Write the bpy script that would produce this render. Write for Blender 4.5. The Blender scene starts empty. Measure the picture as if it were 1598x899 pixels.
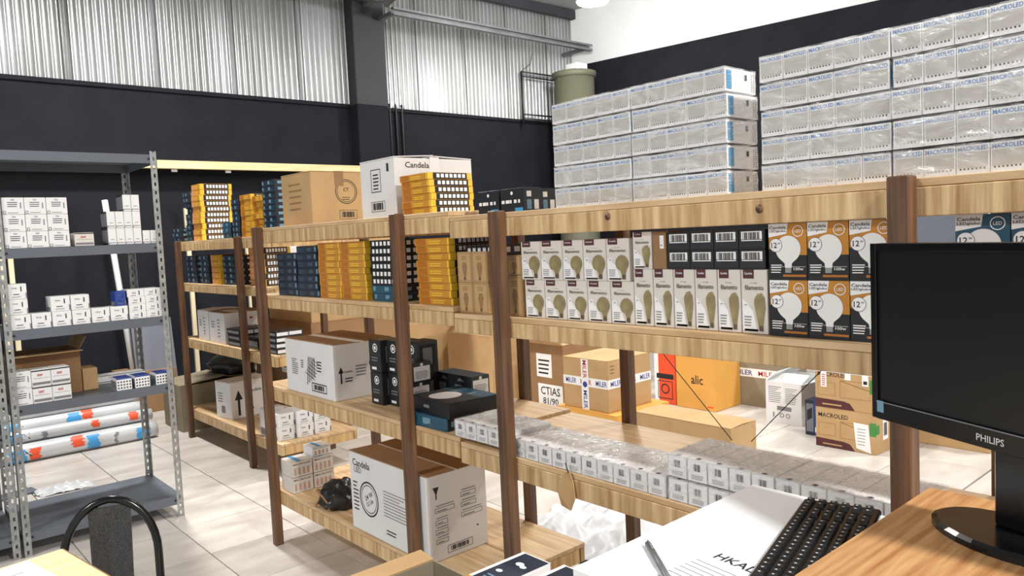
import bpy, bmesh, math, random
from mathutils import Vector, Matrix
random.seed(7)
R = math.radians
S = bpy.context.scene
COL = S.collection

# ------------------------------------------------------------------ camera
IW, IH, FPX = 1598.0, 899.0, 1186.0
EYE = 1.62
_y, _p, _r = R(41.2), R(3.93), R(2.69)
FWD = Vector((math.sin(_y)*math.cos(_p), math.cos(_y)*math.cos(_p), -math.sin(_p)))
_r0 = Vector((math.cos(_y), -math.sin(_y), 0)); _u0 = _r0.cross(FWD)
RGT = _r0*math.cos(_r) - _u0*math.sin(_r)
UPV = RGT.cross(FWD)
cd = bpy.data.cameras.new('camera'); cam = bpy.data.objects.new('camera', cd); COL.objects.link(cam)
m3 = Matrix((RGT, UPV, -FWD)).transposed()
cam.matrix_world = Matrix.Translation((0, 0, EYE)) @ m3.to_4x4()
cd.sensor_width = 36.0; cd.lens = 36.0*FPX/IW; cd.clip_start = 0.05; cd.clip_end = 60
S.camera = cam

# ------------------------------------------------------------------ world, exposure
S.view_settings.view_transform = 'Standard'
try: S.view_settings.look = 'None'
except Exception: pass
S.view_settings.gamma = 1.0
S.view_settings.use_curve_mapping = False
S.view_settings.exposure = 0.42
w = bpy.data.worlds.new('world'); S.world = w; w.use_nodes = True
w.node_tree.nodes['Background'].inputs[0].default_value = (0.93, 0.96, 1.0, 1)
w.node_tree.nodes['Background'].inputs[1].default_value = 0.5
def FL0(x, y, z):
    d = FWD*FPX + RGT*(x-IW/2) - UPV*(y-IH/2); t = (z-EYE)/d.z; return d.x*t, d.y*t
# ceiling lamps: x, y, z, watts (built as lamp objects further down)
LAMPS = [(*FL0(925, 2, 4.5), 4.5, 170), (1.75, 6.4, 4.8, 170), (1.2, -2.6, 4.9, 300), (7.0, 0.6, 4.9, 380), (-3.2, 2.4, 4.9, 150), (4.6, 3.9, 4.9, 90)]

# ------------------------------------------------------------------ pixel -> place
def ray(x, y): return FWD*FPX + RGT*(x-IW/2) - UPV*(y-IH/2)
def FL(x, y, z=0.0):
    d = ray(x, y); t = (z-EYE)/d.z; return d.x*t, d.y*t
def OX(x, y, X):
    d = ray(x, y); t = X/d.x; return d.y*t, EYE+d.z*t
def OY(x, y, Y):
    d = ray(x, y); t = Y/d.y; return d.x*t, EYE+d.z*t

# ------------------------------------------------------------------ materials
def s2l(c): return tuple((v/255/12.92 if v <= 10 else ((v/255+0.055)/1.055)**2.4) for v in c)
M = {}
def mat(name, rgb, rough=0.6, metal=0.0, noise=0.0, nscale=20.0, bump=0.0, bscale=60.0, stretch=(1, 1, 1), rgb2=None, rand=0.0, emit=0, spec=0.5):
    m = bpy.data.materials.new(name); m.use_nodes = True; nt = m.node_tree; b = nt.nodes['Principled BSDF']
    c = s2l(rgb); b.inputs['Base Color'].default_value = (*c, 1); b.inputs['Roughness'].default_value = rough; b.inputs['Metallic'].default_value = metal
    b.inputs['Specular IOR Level'].default_value = spec
    tc = nt.nodes.new('ShaderNodeTexCoord'); mp = nt.nodes.new('ShaderNodeMapping'); mp.inputs['Scale'].default_value = stretch
    nt.links.new(tc.outputs['Object'], mp.inputs['Vector'])
    last = None
    if noise or rgb2:
        n = nt.nodes.new('ShaderNodeTexNoise'); n.inputs['Scale'].default_value = nscale; n.inputs['Detail'].default_value = 5; nt.links.new(mp.outputs[0], n.inputs['Vector'])
        if rand:
            oi = nt.nodes.new('ShaderNodeObjectInfo'); mu = nt.nodes.new('ShaderNodeVectorMath'); mu.operation = 'MULTIPLY_ADD'
            cx = nt.nodes.new('ShaderNodeCombineXYZ'); nt.links.new(oi.outputs['Random'], cx.inputs[0]); nt.links.new(oi.outputs['Random'], cx.inputs[1])
            mu.inputs[1].default_value = (37, 53, 0); nt.links.new(cx.outputs[0], mu.inputs[0]); nt.links.new(mp.outputs[0], mu.inputs[2]); nt.links.new(mu.outputs[0], n.inputs['Vector'])
        r = nt.nodes.new('ShaderNodeValToRGB'); r.color_ramp.elements[0].position = 0.32; r.color_ramp.elements[1].position = 0.68
        c2 = s2l(rgb2) if rgb2 else tuple(v*(1-noise) for v in c)
        r.color_ramp.elements[0].color = (*c2, 1); r.color_ramp.elements[1].color = (*c, 1)
        nt.links.new(n.outputs['Fac'], r.inputs['Fac']); last = r.outputs['Color']
        if rand:
            hv = nt.nodes.new('ShaderNodeHueSaturation'); mr = nt.nodes.new('ShaderNodeMapRange'); mr.inputs['To Min'].default_value = 1-rand; mr.inputs['To Max'].default_value = 1+rand*0.4
            nt.links.new(oi.outputs['Random'], mr.inputs['Value']); nt.links.new(mr.outputs[0], hv.inputs['Value']); nt.links.new(last, hv.inputs['Color']); last = hv.outputs[0]
        nt.links.new(last, b.inputs['Base Color'])
    if bump:
        bn = nt.nodes.new('ShaderNodeTexNoise'); bn.inputs['Scale'].default_value = bscale; bn.inputs['Detail'].default_value = 3; nt.links.new(mp.outputs[0], bn.inputs['Vector'])
        bp = nt.nodes.new('ShaderNodeBump'); bp.inputs['Strength'].default_value = bump; bp.inputs['Distance'].default_value = 0.01
        nt.links.new(bn.outputs['Fac'], bp.inputs['Height']); nt.links.new(bp.outputs[0], b.inputs['Normal'])
    if emit:
        b.inputs['Emission Color'].default_value = (*c, 1); b.inputs['Emission Strength'].default_value = emit
    M[name] = m; return m
mat('tile', (222, 217, 210), 0.32, noise=0.2, nscale=2.6, stretch=(1, 2.2, 1), rgb2=(192, 184, 176), rand=0.06)
mat('dimprint', (66, 84, 100), 0.5)
mat('grout', (128, 118, 108), 0.9)
mat('blackwall', (29, 30, 38), 0.8, noise=0.3, nscale=3, spec=0.25)
mat('whitewall', (238, 240, 241), 0.85, noise=0.06, nscale=2)
mat('colgrey', (52, 54, 60), 0.7, noise=0.2, nscale=3)
mat('steel', (128, 130, 132), 0.45, 0.4, noise=0.25, nscale=9)
mat('zinc', (196, 198, 200), 0.33, 0.75, rgb2=(164, 164, 162), nscale=1.6, stretch=(1.5, 1, 0.3), rand=0.05)
mat('ceil', (150, 152, 152), 0.8, noise=0.1, nscale=2)
mat('galv', (176, 178, 176), 0.42, 0.45, rgb2=(142, 143, 142), nscale=25)
mat('shelfgrey', (104, 110, 120), 0.45, 0.1, noise=0.12, nscale=6)
mat('pine', (228, 198, 150), 0.55, rgb2=(172, 134, 90), nscale=2.6, stretch=(1.5, 15, 1.1), bump=0.12, bscale=9)
mat('pineend', (232, 196, 138), 0.55, rgb2=(186, 142, 92), nscale=3.0, stretch=(14, 2, 0.9))
mat('plank', (226, 198, 156), 0.5, rgb2=(192, 154, 110), nscale=3.2, stretch=(16, 0.9, 4), bump=0.08, bscale=14)
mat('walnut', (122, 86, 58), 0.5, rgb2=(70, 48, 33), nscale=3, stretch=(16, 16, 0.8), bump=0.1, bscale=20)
mat('palewood', (238, 222, 172), 0.55, rgb2=(222, 200, 146), nscale=3, stretch=(1, 8, 8))
mat('palepost', (240, 228, 196), 0.55, rgb2=(222, 204, 164), nscale=3, stretch=(12, 12, 1))
mat('desktop', (205, 160, 110), 0.42, rgb2=(158, 108, 64), nscale=3.2, stretch=(1.4, 22, 4), bump=0.06, bscale=12)
mat('kraft', (200, 164, 116), 0.8, noise=0.14, nscale=5, bump=0.15, bscale=7)
mat('kraftdk', (158, 122, 84), 0.8, noise=0.15, nscale=5, bump=0.15, bscale=7)
mat('kraftlit', (232, 172, 84), 0.75, noise=0.08, nscale=5)  # lit copy of kraft: the warm light is put into the colour
mat('kraftgrey', (150, 138, 116), 0.8, noise=0.12, nscale=5)
mat('white', (236, 236, 236), 0.6, noise=0.05, nscale=6)
mat('cartonwhite', (232, 231, 230), 0.65, noise=0.07, nscale=4, bump=0.15, bscale=6)
mat('boxwhite', (240, 240, 240), 0.5, noise=0.03)
mat('paper', (246, 246, 246), 0.7)
mat('desk', (244, 245, 247), 0.3)
mat('black', (24, 25, 28), 0.45)
mat('blackbox', (36, 40, 44), 0.38, noise=0.15, nscale=8)
mat('gloss', (12, 12, 14), 0.22)
mat('screen', (14, 15, 17), 0.30)
mat('ink', (34, 34, 36), 0.7)
mat('greyink', (128, 128, 132), 0.7)
mat('orange', (216, 154, 54), 0.45, noise=0.18, nscale=9)
mat('orangedk', (190, 116, 36), 0.45, noise=0.1)
mat('yellow', (246, 200, 64), 0.45)
mat('goldprint', (206, 140, 44), 0.45, noise=0.12, nscale=9)
mat('salmon', (224, 150, 110), 0.5)
mat('navy', (30, 46, 66), 0.42, noise=0.25, nscale=10)
mat('teal', (38, 88, 112), 0.42, noise=0.15, nscale=10)
mat('skyprint', (112, 150, 172), 0.5)
mat('blue', (40, 70, 150), 0.5)
mat('bluetext', (58, 122, 186), 0.5)
mat('cyan', (70, 160, 220), 0.5)
mat('redor', (236, 88, 48), 0.5)
mat('maroon', (84, 40, 44), 0.5)
mat('red', (190, 50, 50), 0.5)
mat('green', (70, 140, 70), 0.5)
mat('bulbbox', (226, 220, 212), 0.5, noise=0.04)
mat('bulbglass', (164, 150, 106), 0.35, rgb2=(130, 118, 86), nscale=26)
mat('bulbwhite', (242, 242, 240), 0.4)
mat('brass', (96, 84, 60), 0.4)
mat('olive', (104, 103, 84), 0.6, noise=0.1)
mat('plastic', (206, 208, 210), 0.4, noise=0.08, nscale=6, bump=0.25, bscale=10)
mat('bagblack', (30, 30, 30), 0.32, bump=0.5, bscale=26)
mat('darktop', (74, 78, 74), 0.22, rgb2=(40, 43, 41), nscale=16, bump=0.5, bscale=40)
mat('macrobox', (238, 238, 238), 0.5, noise=0.04, nscale=14)
mat('macroband', (188, 185, 178), 0.5, noise=0.1, nscale=30)
mat('panelgrey', (122, 126, 138), 0.5)
mat('keycap', (30, 31, 33), 0.5)
mat('keytext', (200, 204, 206), 0.6)
mat('lampglow', (255, 255, 255), 0.5, emit=14)
mat('mesh', (20, 20, 21), 0.4, rgb2=(70, 70, 70), nscale=260)

def film(name, lo, hi, scale):
    m = bpy.data.materials.new(name); m.use_nodes = True; nt = m.node_tree; nt.nodes.clear()
    out = nt.nodes.new('ShaderNodeOutputMaterial'); mx = nt.nodes.new('ShaderNodeMixShader'); tr = nt.nodes.new('ShaderNodeBsdfTransparent')
    gl = nt.nodes.new('ShaderNodeBsdfPrincipled'); gl.inputs['Base Color'].default_value = (0.9, 0.9, 0.9, 1); gl.inputs['Roughness'].default_value = 0.2; gl.inputs['Specular IOR Level'].default_value = 1.0
    tc = nt.nodes.new('ShaderNodeTexCoord'); mp = nt.nodes.new('ShaderNodeMapping'); mp.inputs['Scale'].default_value = (1, 1, 2.2); mp.inputs['Rotation'].default_value = (0.5, 0.3, 0.4)
    oi = nt.nodes.new('ShaderNodeObjectInfo'); ad = nt.nodes.new('ShaderNodeVectorMath'); ad.operation = 'MULTIPLY_ADD'; ad.inputs[1].default_value = (40, 40, 40)
    nt.links.new(oi.outputs['Random'], ad.inputs[0]); nt.links.new(tc.outputs['Object'], ad.inputs[2]); nt.links.new(ad.outputs[0], mp.inputs['Vector'])
    n = nt.nodes.new('ShaderNodeTexNoise'); n.inputs['Scale'].default_value = scale; n.inputs['Detail'].default_value = 4; n.inputs['Distortion'].default_value = 1.5
    nt.links.new(mp.outputs[0], n.inputs['Vector'])
    r = nt.nodes.new('ShaderNodeMapRange'); r.inputs['From Min'].default_value = 0.4; r.inputs['From Max'].default_value = 0.72; r.inputs['To Min'].default_value = lo; r.inputs['To Max'].default_value = hi
    nt.links.new(n.outputs['Fac'], r.inputs['Value']); nt.links.new(r.outputs[0], mx.inputs[0])
    bp = nt.nodes.new('ShaderNodeBump'); bp.inputs['Strength'].default_value = 0.7; bp.inputs['Distance'].default_value = 0.01; nt.links.new(n.outputs['Fac'], bp.inputs['Height']); nt.links.new(bp.outputs[0], gl.inputs['Normal'])
    nt.links.new(tr.outputs[0], mx.inputs[1]); nt.links.new(gl.outputs[0], mx.inputs[2]); nt.links.new(mx.outputs[0], out.inputs[0])
    M[name] = m
film('film', 0.05, 0.58, 9)
film('filmtop', 0.06, 0.7, 24)
# brick relief on the black wall paint
def brick_wall():
    m = M['blackwall']; nt = m.node_tree; b = nt.nodes['Principled BSDF']
    tc = nt.nodes.new('ShaderNodeTexCoord'); mp = nt.nodes.new('ShaderNodeMapping'); mp.inputs['Rotation'].default_value = (R(90), 0, 0)
    br = nt.nodes.new('ShaderNodeTexBrick'); br.inputs['Scale'].default_value = 4.0; br.inputs['Mortar Size'].default_value = 0.012
    bp = nt.nodes.new('ShaderNodeBump'); bp.inputs['Strength'].default_value = 0.35; bp.inputs['Distance'].default_value = 0.01; bp.invert = True
    nt.links.new(tc.outputs['Object'], mp.inputs[0]); nt.links.new(mp.outputs[0], br.inputs['Vector']); nt.links.new(br.outputs['Fac'], bp.inputs['Height']); nt.links.new(bp.outputs[0], b.inputs['Normal'])
brick_wall()

# ------------------------------------------------------------------ mesh helpers
class MB:
    def __init__(s): s.v = []; s.f = []; s.mi = []; s.mats = []; s.sm = []
    def m(s, name):
        if name not in s.mats: s.mats.append(name)
        return s.mats.index(name)
    def add(s, vs, fs, mt, smooth=False):
        o = len(s.v); s.v += [tuple(v) for v in vs]; k = s.m(mt)
        for f in fs: s.f.append([i+o for i in f]); s.mi.append(k); s.sm.append(smooth)
        return s
    def box(s, x0, x1, y0, y1, z0, z1, mt, bev=0.0):
        if bev <= 0:
            vs = [(x, y, z) for z in (z0, z1) for y in (y0, y1) for x in (x0, x1)]
            return s.add(vs, [(0, 2, 3, 1), (4, 5, 7, 6), (0, 1, 5, 4), (2, 6, 7, 3), (0, 4, 6, 2), (1, 3, 7, 5)], mt)
        b = min(bev, (x1-x0)*.45, (y1-y0)*.45, (z1-z0)*.45)
        X = (x0, x1); Y = (y0, y1); Z = (z0, z1); vs = []; idx = {}
        for i in (0, 1):
            for j in (0, 1):
                for k in (0, 1):
                    sx, sy, sz = (1-2*i)*b, (1-2*j)*b, (1-2*k)*b
                    for a, p in enumerate(((X[i], Y[j]+sy, Z[k]+sz), (X[i]+sx, Y[j], Z[k]+sz), (X[i]+sx, Y[j]+sy, Z[k]))):
                        idx[i, j, k, a] = len(vs); vs.append(p)
        fs = []
        def q(l):
            c = sum((Vector(vs[t]) for t in l), Vector())/len(l)
            n = (Vector(vs[l[1]])-Vector(vs[l[0]])).cross(Vector(vs[l[2]])-Vector(vs[l[1]]))
            ctr = Vector(((x0+x1)/2, (y0+y1)/2, (z0+z1)/2))
            fs.append(l if n.dot(c-ctr) > 0 else l[::-1])
        for i in (0, 1): q([idx[i, 0, 0, 0], idx[i, 1, 0, 0], idx[i, 1, 1, 0], idx[i, 0, 1, 0]])
        for j in (0, 1): q([idx[0, j, 0, 1], idx[1, j, 0, 1], idx[1, j, 1, 1], idx[0, j, 1, 1]])
        for k in (0, 1): q([idx[0, 0, k, 2], idx[1, 0, k, 2], idx[1, 1, k, 2], idx[0, 1, k, 2]])
        for a in (0, 1):
            for c in (0, 1):
                q([idx[a, c, 0, 0], idx[a, c, 1, 0], idx[a, c, 1, 1], idx[a, c, 0, 1]])
                q([idx[a, 0, c, 0], idx[a, 1, c, 0], idx[a, 1, c, 2], idx[a, 0, c, 2]])
                q([idx[0, a, c, 1], idx[1, a, c, 1], idx[1, a, c, 2], idx[0, a, c, 2]])
        for i in (0, 1):
            for j in (0, 1):
                for k in (0, 1): q([idx[i, j, k, 0], idx[i, j, k, 1], idx[i, j, k, 2]])
        return s.add(vs, fs, mt)
    def tube(s, pts, r, mt, n=10, caps=True):
        pts = [Vector(p) for p in pts]; vs = []; fs = []; rr = r if isinstance(r, (list, tuple)) else [r]*len(pts)
        ref = Vector((0, 0, 1)); d0 = (pts[1]-pts[0]).normalized()
        if abs(d0.dot(ref)) > .9: ref = Vector((1, 0, 0))
        a = d0.cross(ref).normalized()
        for i, p in enumerate(pts):
            d = (pts[min(i+1, len(pts)-1)]-pts[max(i-1, 0)]).normalized()
            a = (a-d*a.dot(d)).normalized(); b = d.cross(a)
            for k in range(n):
                t = 2*math.pi*k/n; vs.append(p+(a*math.cos(t)+b*math.sin(t))*rr[i])
        for i in range(len(pts)-1):
            for k in range(n): fs.append((i*n+k, i*n+(k+1) % n, (i+1)*n+(k+1) % n, (i+1)*n+k))
        if caps: fs.append(tuple(range(n))[::-1]); fs.append(tuple(range((len(pts)-1)*n, len(pts)*n)))
        return s.add(vs, fs, mt, True)
    def lathe(s, prof, mt, c=(0, 0, 0), n=28):
        vs = []; fs = []
        for r, z in prof:
            for k in range(n): t = 2*math.pi*k/n; vs.append((c[0]+r*math.cos(t), c[1]+r*math.sin(t), c[2]+z))
        for i in range(len(prof)-1):
            for k in range(n): fs.append((i*n+k, i*n+(k+1) % n, (i+1)*n+(k+1) % n, (i+1)*n+k))
        fs.append(tuple(range(n))[::-1]); fs.append(tuple(range((len(prof)-1)*n, len(prof)*n)))
        return s.add(vs, fs, mt, True)
    def mesh(s, name):
        me = bpy.data.meshes.new(name); me.from_pydata(s.v, [], s.f); me.polygons.foreach_set('material_index', s.mi)
        me.polygons.foreach_set('use_smooth', s.sm)
        for k in s.mats: me.materials.append(M[k])
        me.update(); return me
def link(name, me, parent=None, loc=None, rz=None):
    o = bpy.data.objects.new(name, me); COL.objects.link(o)
    if parent is not None: o.parent = parent
    if loc is not None: o.location = loc
    if rz: o.rotation_euler = (0, 0, rz)
    return o
def tag(o, label, cat, group=None):
    o['label'] = label; o['category'] = cat
    if group: o['group'] = group
    return o
def empty(name, loc=(0, 0, 0), rz=0): return link(name, None, None, loc, rz)
def struct(name, mb):
    o = link(name, mb.mesh(name)); o['kind'] = 'structure'; return o
def part(name, mb, parent, loc=None): return link(name, mb.mesh(name), parent, loc)
ORD = ['bottom', 'second', 'third', 'fourth', 'fifth', 'sixth', 'seventh', 'eighth', 'ninth', 'tenth', 'eleventh']
NTH = ['first', 'second', 'third', 'fourth', 'fifth', 'sixth', 'seventh', 'eighth', 'ninth', 'tenth', 'eleventh', 'twelfth']

_txt = {}
def text_mesh(t):
    if t not in _txt:
        cu = bpy.data.curves.new('t', 'FONT'); cu.body = t; cu.size = 1; cu.resolution_u = 2; cu.align_x = 'CENTER'; cu.align_y = 'CENTER'; cu.offset = 0.012
        ob = bpy.data.objects.new('t', cu); COL.objects.link(ob); me = bpy.data.meshes.new_from_object(ob.evaluated_get(bpy.context.evaluated_depsgraph_get()))
        vs = [v.co.copy() for v in me.vertices]; fs = [tuple(p.vertices) for p in me.polygons]
        bpy.data.objects.remove(ob); bpy.data.meshes.remove(me)
        xs = [v.x for v in vs]; ys = [v.y for v in vs]
        _txt[t] = (vs, fs, min(xs), max(xs), min(ys), max(ys))
    return _txt[t]
class Pr(MB):
    """flat print on the faces of a box whose base centre is the origin"""
    def __init__(s, dx, dy, dz, face='L'):
        super().__init__(); s.d = (dx, dy, dz); s.fk = []; s.face(face)
    def face(s, f):
        dx, dy, dz = s.d; s.k = f
        V = Vector
        s.o, s.u, s.w, s.n, s.W, s.H = {
            'L': (V((-dx/2, dy/2, 0)), V((0, -1, 0)), V((0, 0, 1)), V((-1, 0, 0)), dy, dz),
            'F': (V((-dx/2, -dy/2, 0)), V((1, 0, 0)), V((0, 0, 1)), V((0, -1, 0)), dx, dz),
            'T': (V((-dx/2, dy/2, dz)), V((0, -1, 0)), V((1, 0, 0)), V((0, 0, 1)), dy, dx),
            'TF': (V((-dx/2, -dy/2, dz)), V((1, 0, 0)), V((0, 1, 0)), V((0, 0, 1)), dx, dy)}[f]
        return s
    def add(s, vs, fs, mt, smooth=False): s.fk += [s.k]*len(fs); return super().add(vs, fs, mt, smooth)
    def meshes(s, body):
        out = []
        for k in dict.fromkeys(s.fk):
            s.face(k); s.rect(.012, .012, .988, .988, body, -.4)
            b = MB(); b.mats = list(s.mats); ids = {}
            for f, mi, q in zip(s.f, s.mi, s.fk):
                if q != k: continue
                g = []
                for i in f:
                    if i not in ids: ids[i] = len(b.v); b.v.append(s.v[i])
                    g.append(ids[i])
                b.f.append(g); b.mi.append(mi); b.sm.append(False)
            out.append(b.mesh('print'))
        return out
    def P(s, a, b, l): return s.o + s.u*(a*s.W) + s.w*(b*s.H) + s.n*(0.0005*l+0.0003)
    def poly(s, pts, mt, l=1): return s.add([s.P(a, b, l) for a, b in pts], [tuple(range(len(pts)))], mt)
    def rect(s, a0, b0, a1, b1, mt, l=1): return s.poly([(a0, b0), (a1, b0), (a1, b1), (a0, b1)], mt, l)
    def frame(s, a0, b0, a1, b1, mt, t=0.008, l=1):
        k = t*s.W/s.H
        s.rect(a0, b0, a1, b0+k, mt, l); s.rect(a0, b1-k, a1, b1, mt, l); s.rect(a0, b0, a0+t, b1, mt, l); s.rect(a1-t, b0, a1, b1, mt, l)
        return s
    def disc(s, a, b, r, mt, l=1, n=18, sy=1.0): return s.poly([(a+r*math.cos(2*math.pi*k/n), b+sy*r*math.sin(2*math.pi*k/n)*s.W/s.H) for k in range(n)], mt, l)
    def ring(s, a, b, r, t, mt, l=1, n=24):
        vs = []
        for k in range(n):
            for rr in (r, r-t): vs.append(s.P(a+rr*math.cos(2*math.pi*k/n), b+rr*math.sin(2*math.pi*k/n)*s.W/s.H, l))
        return s.add(vs, [(2*k, 2*((k+1) % n), 2*((k+1) % n)+1, 2*k+1) for k in range(n)], mt)
    def text(s, t, a, b, w, mt, l=2, h=None, rot=0):
        vs, fs, x0, x1, y0, y1 = text_mesh(t); k = w*s.W/(x1-x0); ky = k if h is None else h*s.H/(y1-y0); cx, cy = (x0+x1)/2, (y0+y1)/2
        out = []
        for v in vs:
            p, q = (v.x-cx)*k, (v.y-cy)*ky
            if rot: p, q = p*math.cos(rot)-q*math.sin(rot), p*math.sin(rot)+q*math.cos(rot)
            out.append(s.P(a, b, l)+s.u*p+s.w*q)
        return s.add(out, fs, mt)
    def barcode(s, a0, b0, a1, b1, l=1, bg='paper', fg='ink', n=12):
        if bg: s.rect(a0, b0, a1, b1, bg, l)
        rr = random.Random(3); x = a0+(a1-a0)*.08; e = a1-(a1-a0)*.08; wd = (e-x)/n
        for i in range(n):
            s.rect(x, b0+(b1-b0)*.14, x+wd*rr.choice((.35, .6, .75)), b1-(b1-b0)*.1, fg, l+1); x += wd
        return s
    def lines(s, a0, b0, a1, b1, n, mt='greyink', l=1, fill=.4):
        rr = random.Random(5); h = (b1-b0)/n
        for i in range(n): s.rect(a0, b0+h*i, a0+(a1-a0)*rr.uniform(.6, 1), b0+h*(i+fill), mt, l)
        return s
    def arrow(s, a, b, h, mt='ink', l=1):
        k = h*s.H/s.W
        s.rect(a-k*.05, b, a+k*.05, b+h*.7, mt, l); return s.poly([(a-k*.17, b+h*.62), (a+k*.17, b+h*.62), (a, b+h)], mt, l)
_mc = {}
def box_mesh(dx, dy, dz, mt, top=None, bev=0.003):
    k = (round(dx, 4), round(dy, 4), round(dz, 4), mt, top, bev)
    if k not in _mc:
        b = MB().box(-dx/2, dx/2, -dy/2, dy/2, 0, dz, mt, bev)
        if top:
            j = b.m(top)
            for i, f in enumerate(b.f):
                if all(abs(b.v[t][2]-dz) < 1e-6 for t in f): b.mi[i] = j
        _mc[k] = b.mesh('box')
    return _mc[k]
_pc = {}
def add_print(pn, key, fn, dx, dy, dz, body, parent):
    k = (key, body, round(dx, 4), round(dy, 4), round(dz, 4))
    if k not in _pc:
        p = Pr(dx, dy, dz); fn(p); _pc[k] = p.meshes(body)
    for me in _pc[k]: link(pn, me, parent)
def put_box(name, label, cat, x0, y0, z0, dx, dy, dz, mt, prints=(), group=None, rz=0, top=None, bev=0.003):
    """box whose -X face is at x0, whose low-Y face is at y0; prints: (partname, key, fn)"""
    o = link(name, box_mesh(dx, dy, dz, mt, top, bev), None, (x0+dx/2, y0+dy/2, z0+.0006), rz); tag(o, label, cat, group)
    for pn, key, fn in prints: add_print(pn, key, fn, dx, dy, dz, mt, o)
    return o
def carton(name, label, x0, y0, z0, dx, dy, dz, mt, flap=None, prints=(), rz=0, tape=None, gap=0.006, lift=0.0, group=None, along='Y'):
    o = put_box(name, label, 'carton', x0, y0, z0, dx, dy, dz-0.004, mt, prints, group, rz)
    fm = flap or mt
    for sgn in (-1, 1):
        b = MB()
        if along == 'Y': b.box(0, dx/2-gap/2, -dy/2, dy/2, 0, 0.004, fm, 0.001)
        else: b.box(-dx/2, dx/2, 0, dy/2-gap/2, 0, 0.004, fm, 0.001)
        f = part('flap', b, o, (-dx/2, 0, dz-0.0035) if along == 'Y' else (0, -dy/2, dz-0.0035))
        if sgn > 0:
            f.location = (dx/2, 0, dz-0.0035) if along == 'Y' else (0, dy/2, dz-0.0035)
            f.scale = (-1, 1, 1) if along == 'Y' else (1, -1, 1)
        if lift:
            if along == 'Y': f.rotation_euler = (0, -R(lift) if sgn < 0 else R(lift)*.7, 0)
            else: f.rotation_euler = (R(lift) if sgn < 0 else -R(lift)*.7, 0, 0)
    if tape:
        b = MB()
        if along == 'Y': b.box(-.025, .025, -dy/2-.0008, dy/2+.0008, dz+.0006, dz+.0012, tape); b.box(-.025, .025, -dy/2-.0012, -dy/2-.0006, dz*.72, dz+.0012, tape)
        else: b.box(-dx/2-.0008, dx/2+.0008, -.025, .025, dz+.0006, dz+.0012, tape); b.box(-dx/2-.0012, -dx/2-.0006, -.025, .025, dz*.72, dz+.0012, tape)
        part('tape', b, o)
    return o
def open_carton(name, label, x0, y0, z0, dx, dy, dz, mt, inner, flaps, prints=(), rz=0, group=None):
    o = empty(name, (x0+dx/2, y0+dy/2, z0+.0006), rz); tag(o, label, 'carton', group); t = .005
    b = MB(); b.box(-dx/2, dx/2, -dy/2, dy/2, 0, t, mt)
    b.box(-dx/2, -dx/2+t, -dy/2, dy/2, t, dz, mt); b.box(dx/2-t, dx/2, -dy/2, dy/2, t, dz, mt)
    b.box(-dx/2+t, dx/2-t, -dy/2, -dy/2+t, t, dz, mt); b.box(-dx/2+t, dx/2-t, dy/2-t, dy/2, t, dz, mt)
    part('body', b, o)
    for side, ang, ln in flaps:   # side '-x','+x','-y','+y'; ang 0 = folded shut, 90 = upright, 180+ = hanging out
        f = MB()
        if side[1] == 'x': f.box(0, ln, -dy/2, dy/2, 0, .004, inner)
        else: f.box(-dx/2, dx/2, 0, ln, 0, .004, inner)
        q = part('flap', f, o)
        if side == '-x': q.location = (-dx/2, 0, dz); q.rotation_euler = (0, -R(ang), 0)
        if side == '+x': q.location = (dx/2, 0, dz); q.rotation_euler = (0, -R(180-ang), 0)
        if side == '-y': q.location = (0, -dy/2, dz); q.rotation_euler = (R(ang), 0, 0)
        if side == '+y': q.location = (0, dy/2, dz); q.rotation_euler = (R(180-ang), 0, 0)
    for pn, key, fn in prints: add_print(pn, key, fn, dx, dy, dz, mt, o)
    return o
#==STRUCT
# ------------------------------------------------------------------ the building
fl = struct('floor', MB().box(-6, 12, -5, 9.2, -0.2, -0.012, 'grout'))
tm = MB().box(-.2475, .2475, -.2475, .2475, -.012, 0, 'tile', .0015).mesh('tile')
for i in range(20):
    for j in range(15): link('tile', tm, fl, (-.15+.25+.5*i, 1.59+.25+.5*j, 0))
far = part('tile_field', MB().box(-6, -.16, -5, 9.1, -.012, -.0005, 'tile').box(-.15, 9.85, -5, 1.58, -.012, -.0005, 'tile').box(9.86, 12, -5, 9.1, -.012, -.0005, 'tile'), fl); far['kind'] = 'stuff'
WY = 9.0
wb = struct('wall_back', MB().box(-6, 9.6, WY, WY+.2, 0, 3.44, 'blackwall').box(-6, 9.6, WY+.06, WY+.2, 3.44, 5.4, 'steel'))
# corrugated sheets, each its own piece
def corr():
    n = 12; seg = 8; b = MB(); vs = []; fs = []; pw = .076; W = n*pw
    for k in range(n*seg+1):
        x = k*pw/seg; y = -.026*math.cos(2*math.pi*k/seg)
        for z in (0, 1.93): vs.append((x, y, z))
    fs = [(2*k, 2*k+2, 2*k+3, 2*k+1) for k in range(n*seg)]
    return b.add(vs, fs, 'zinc', True).mesh('sheet'), W
cm, cw = corr()
x = -1.6; i = 0
while x < 9.35:
    link('corrugated_sheet', cm, wb, (x, WY+.031-(i % 2)*.004, 3.43)); x += cw-.04 if x+cw < 9.4 else cw; i += 1
part('wall_capping', MB().box(-6, 9.45, WY-.03, WY+.0, 3.40, 3.445, 'blackwall'), wb)
part('top_channel', MB().box(2, 9.46, WY-.12, WY-.02, 5.16, 5.3, 'colgrey', .004), wb)
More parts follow.
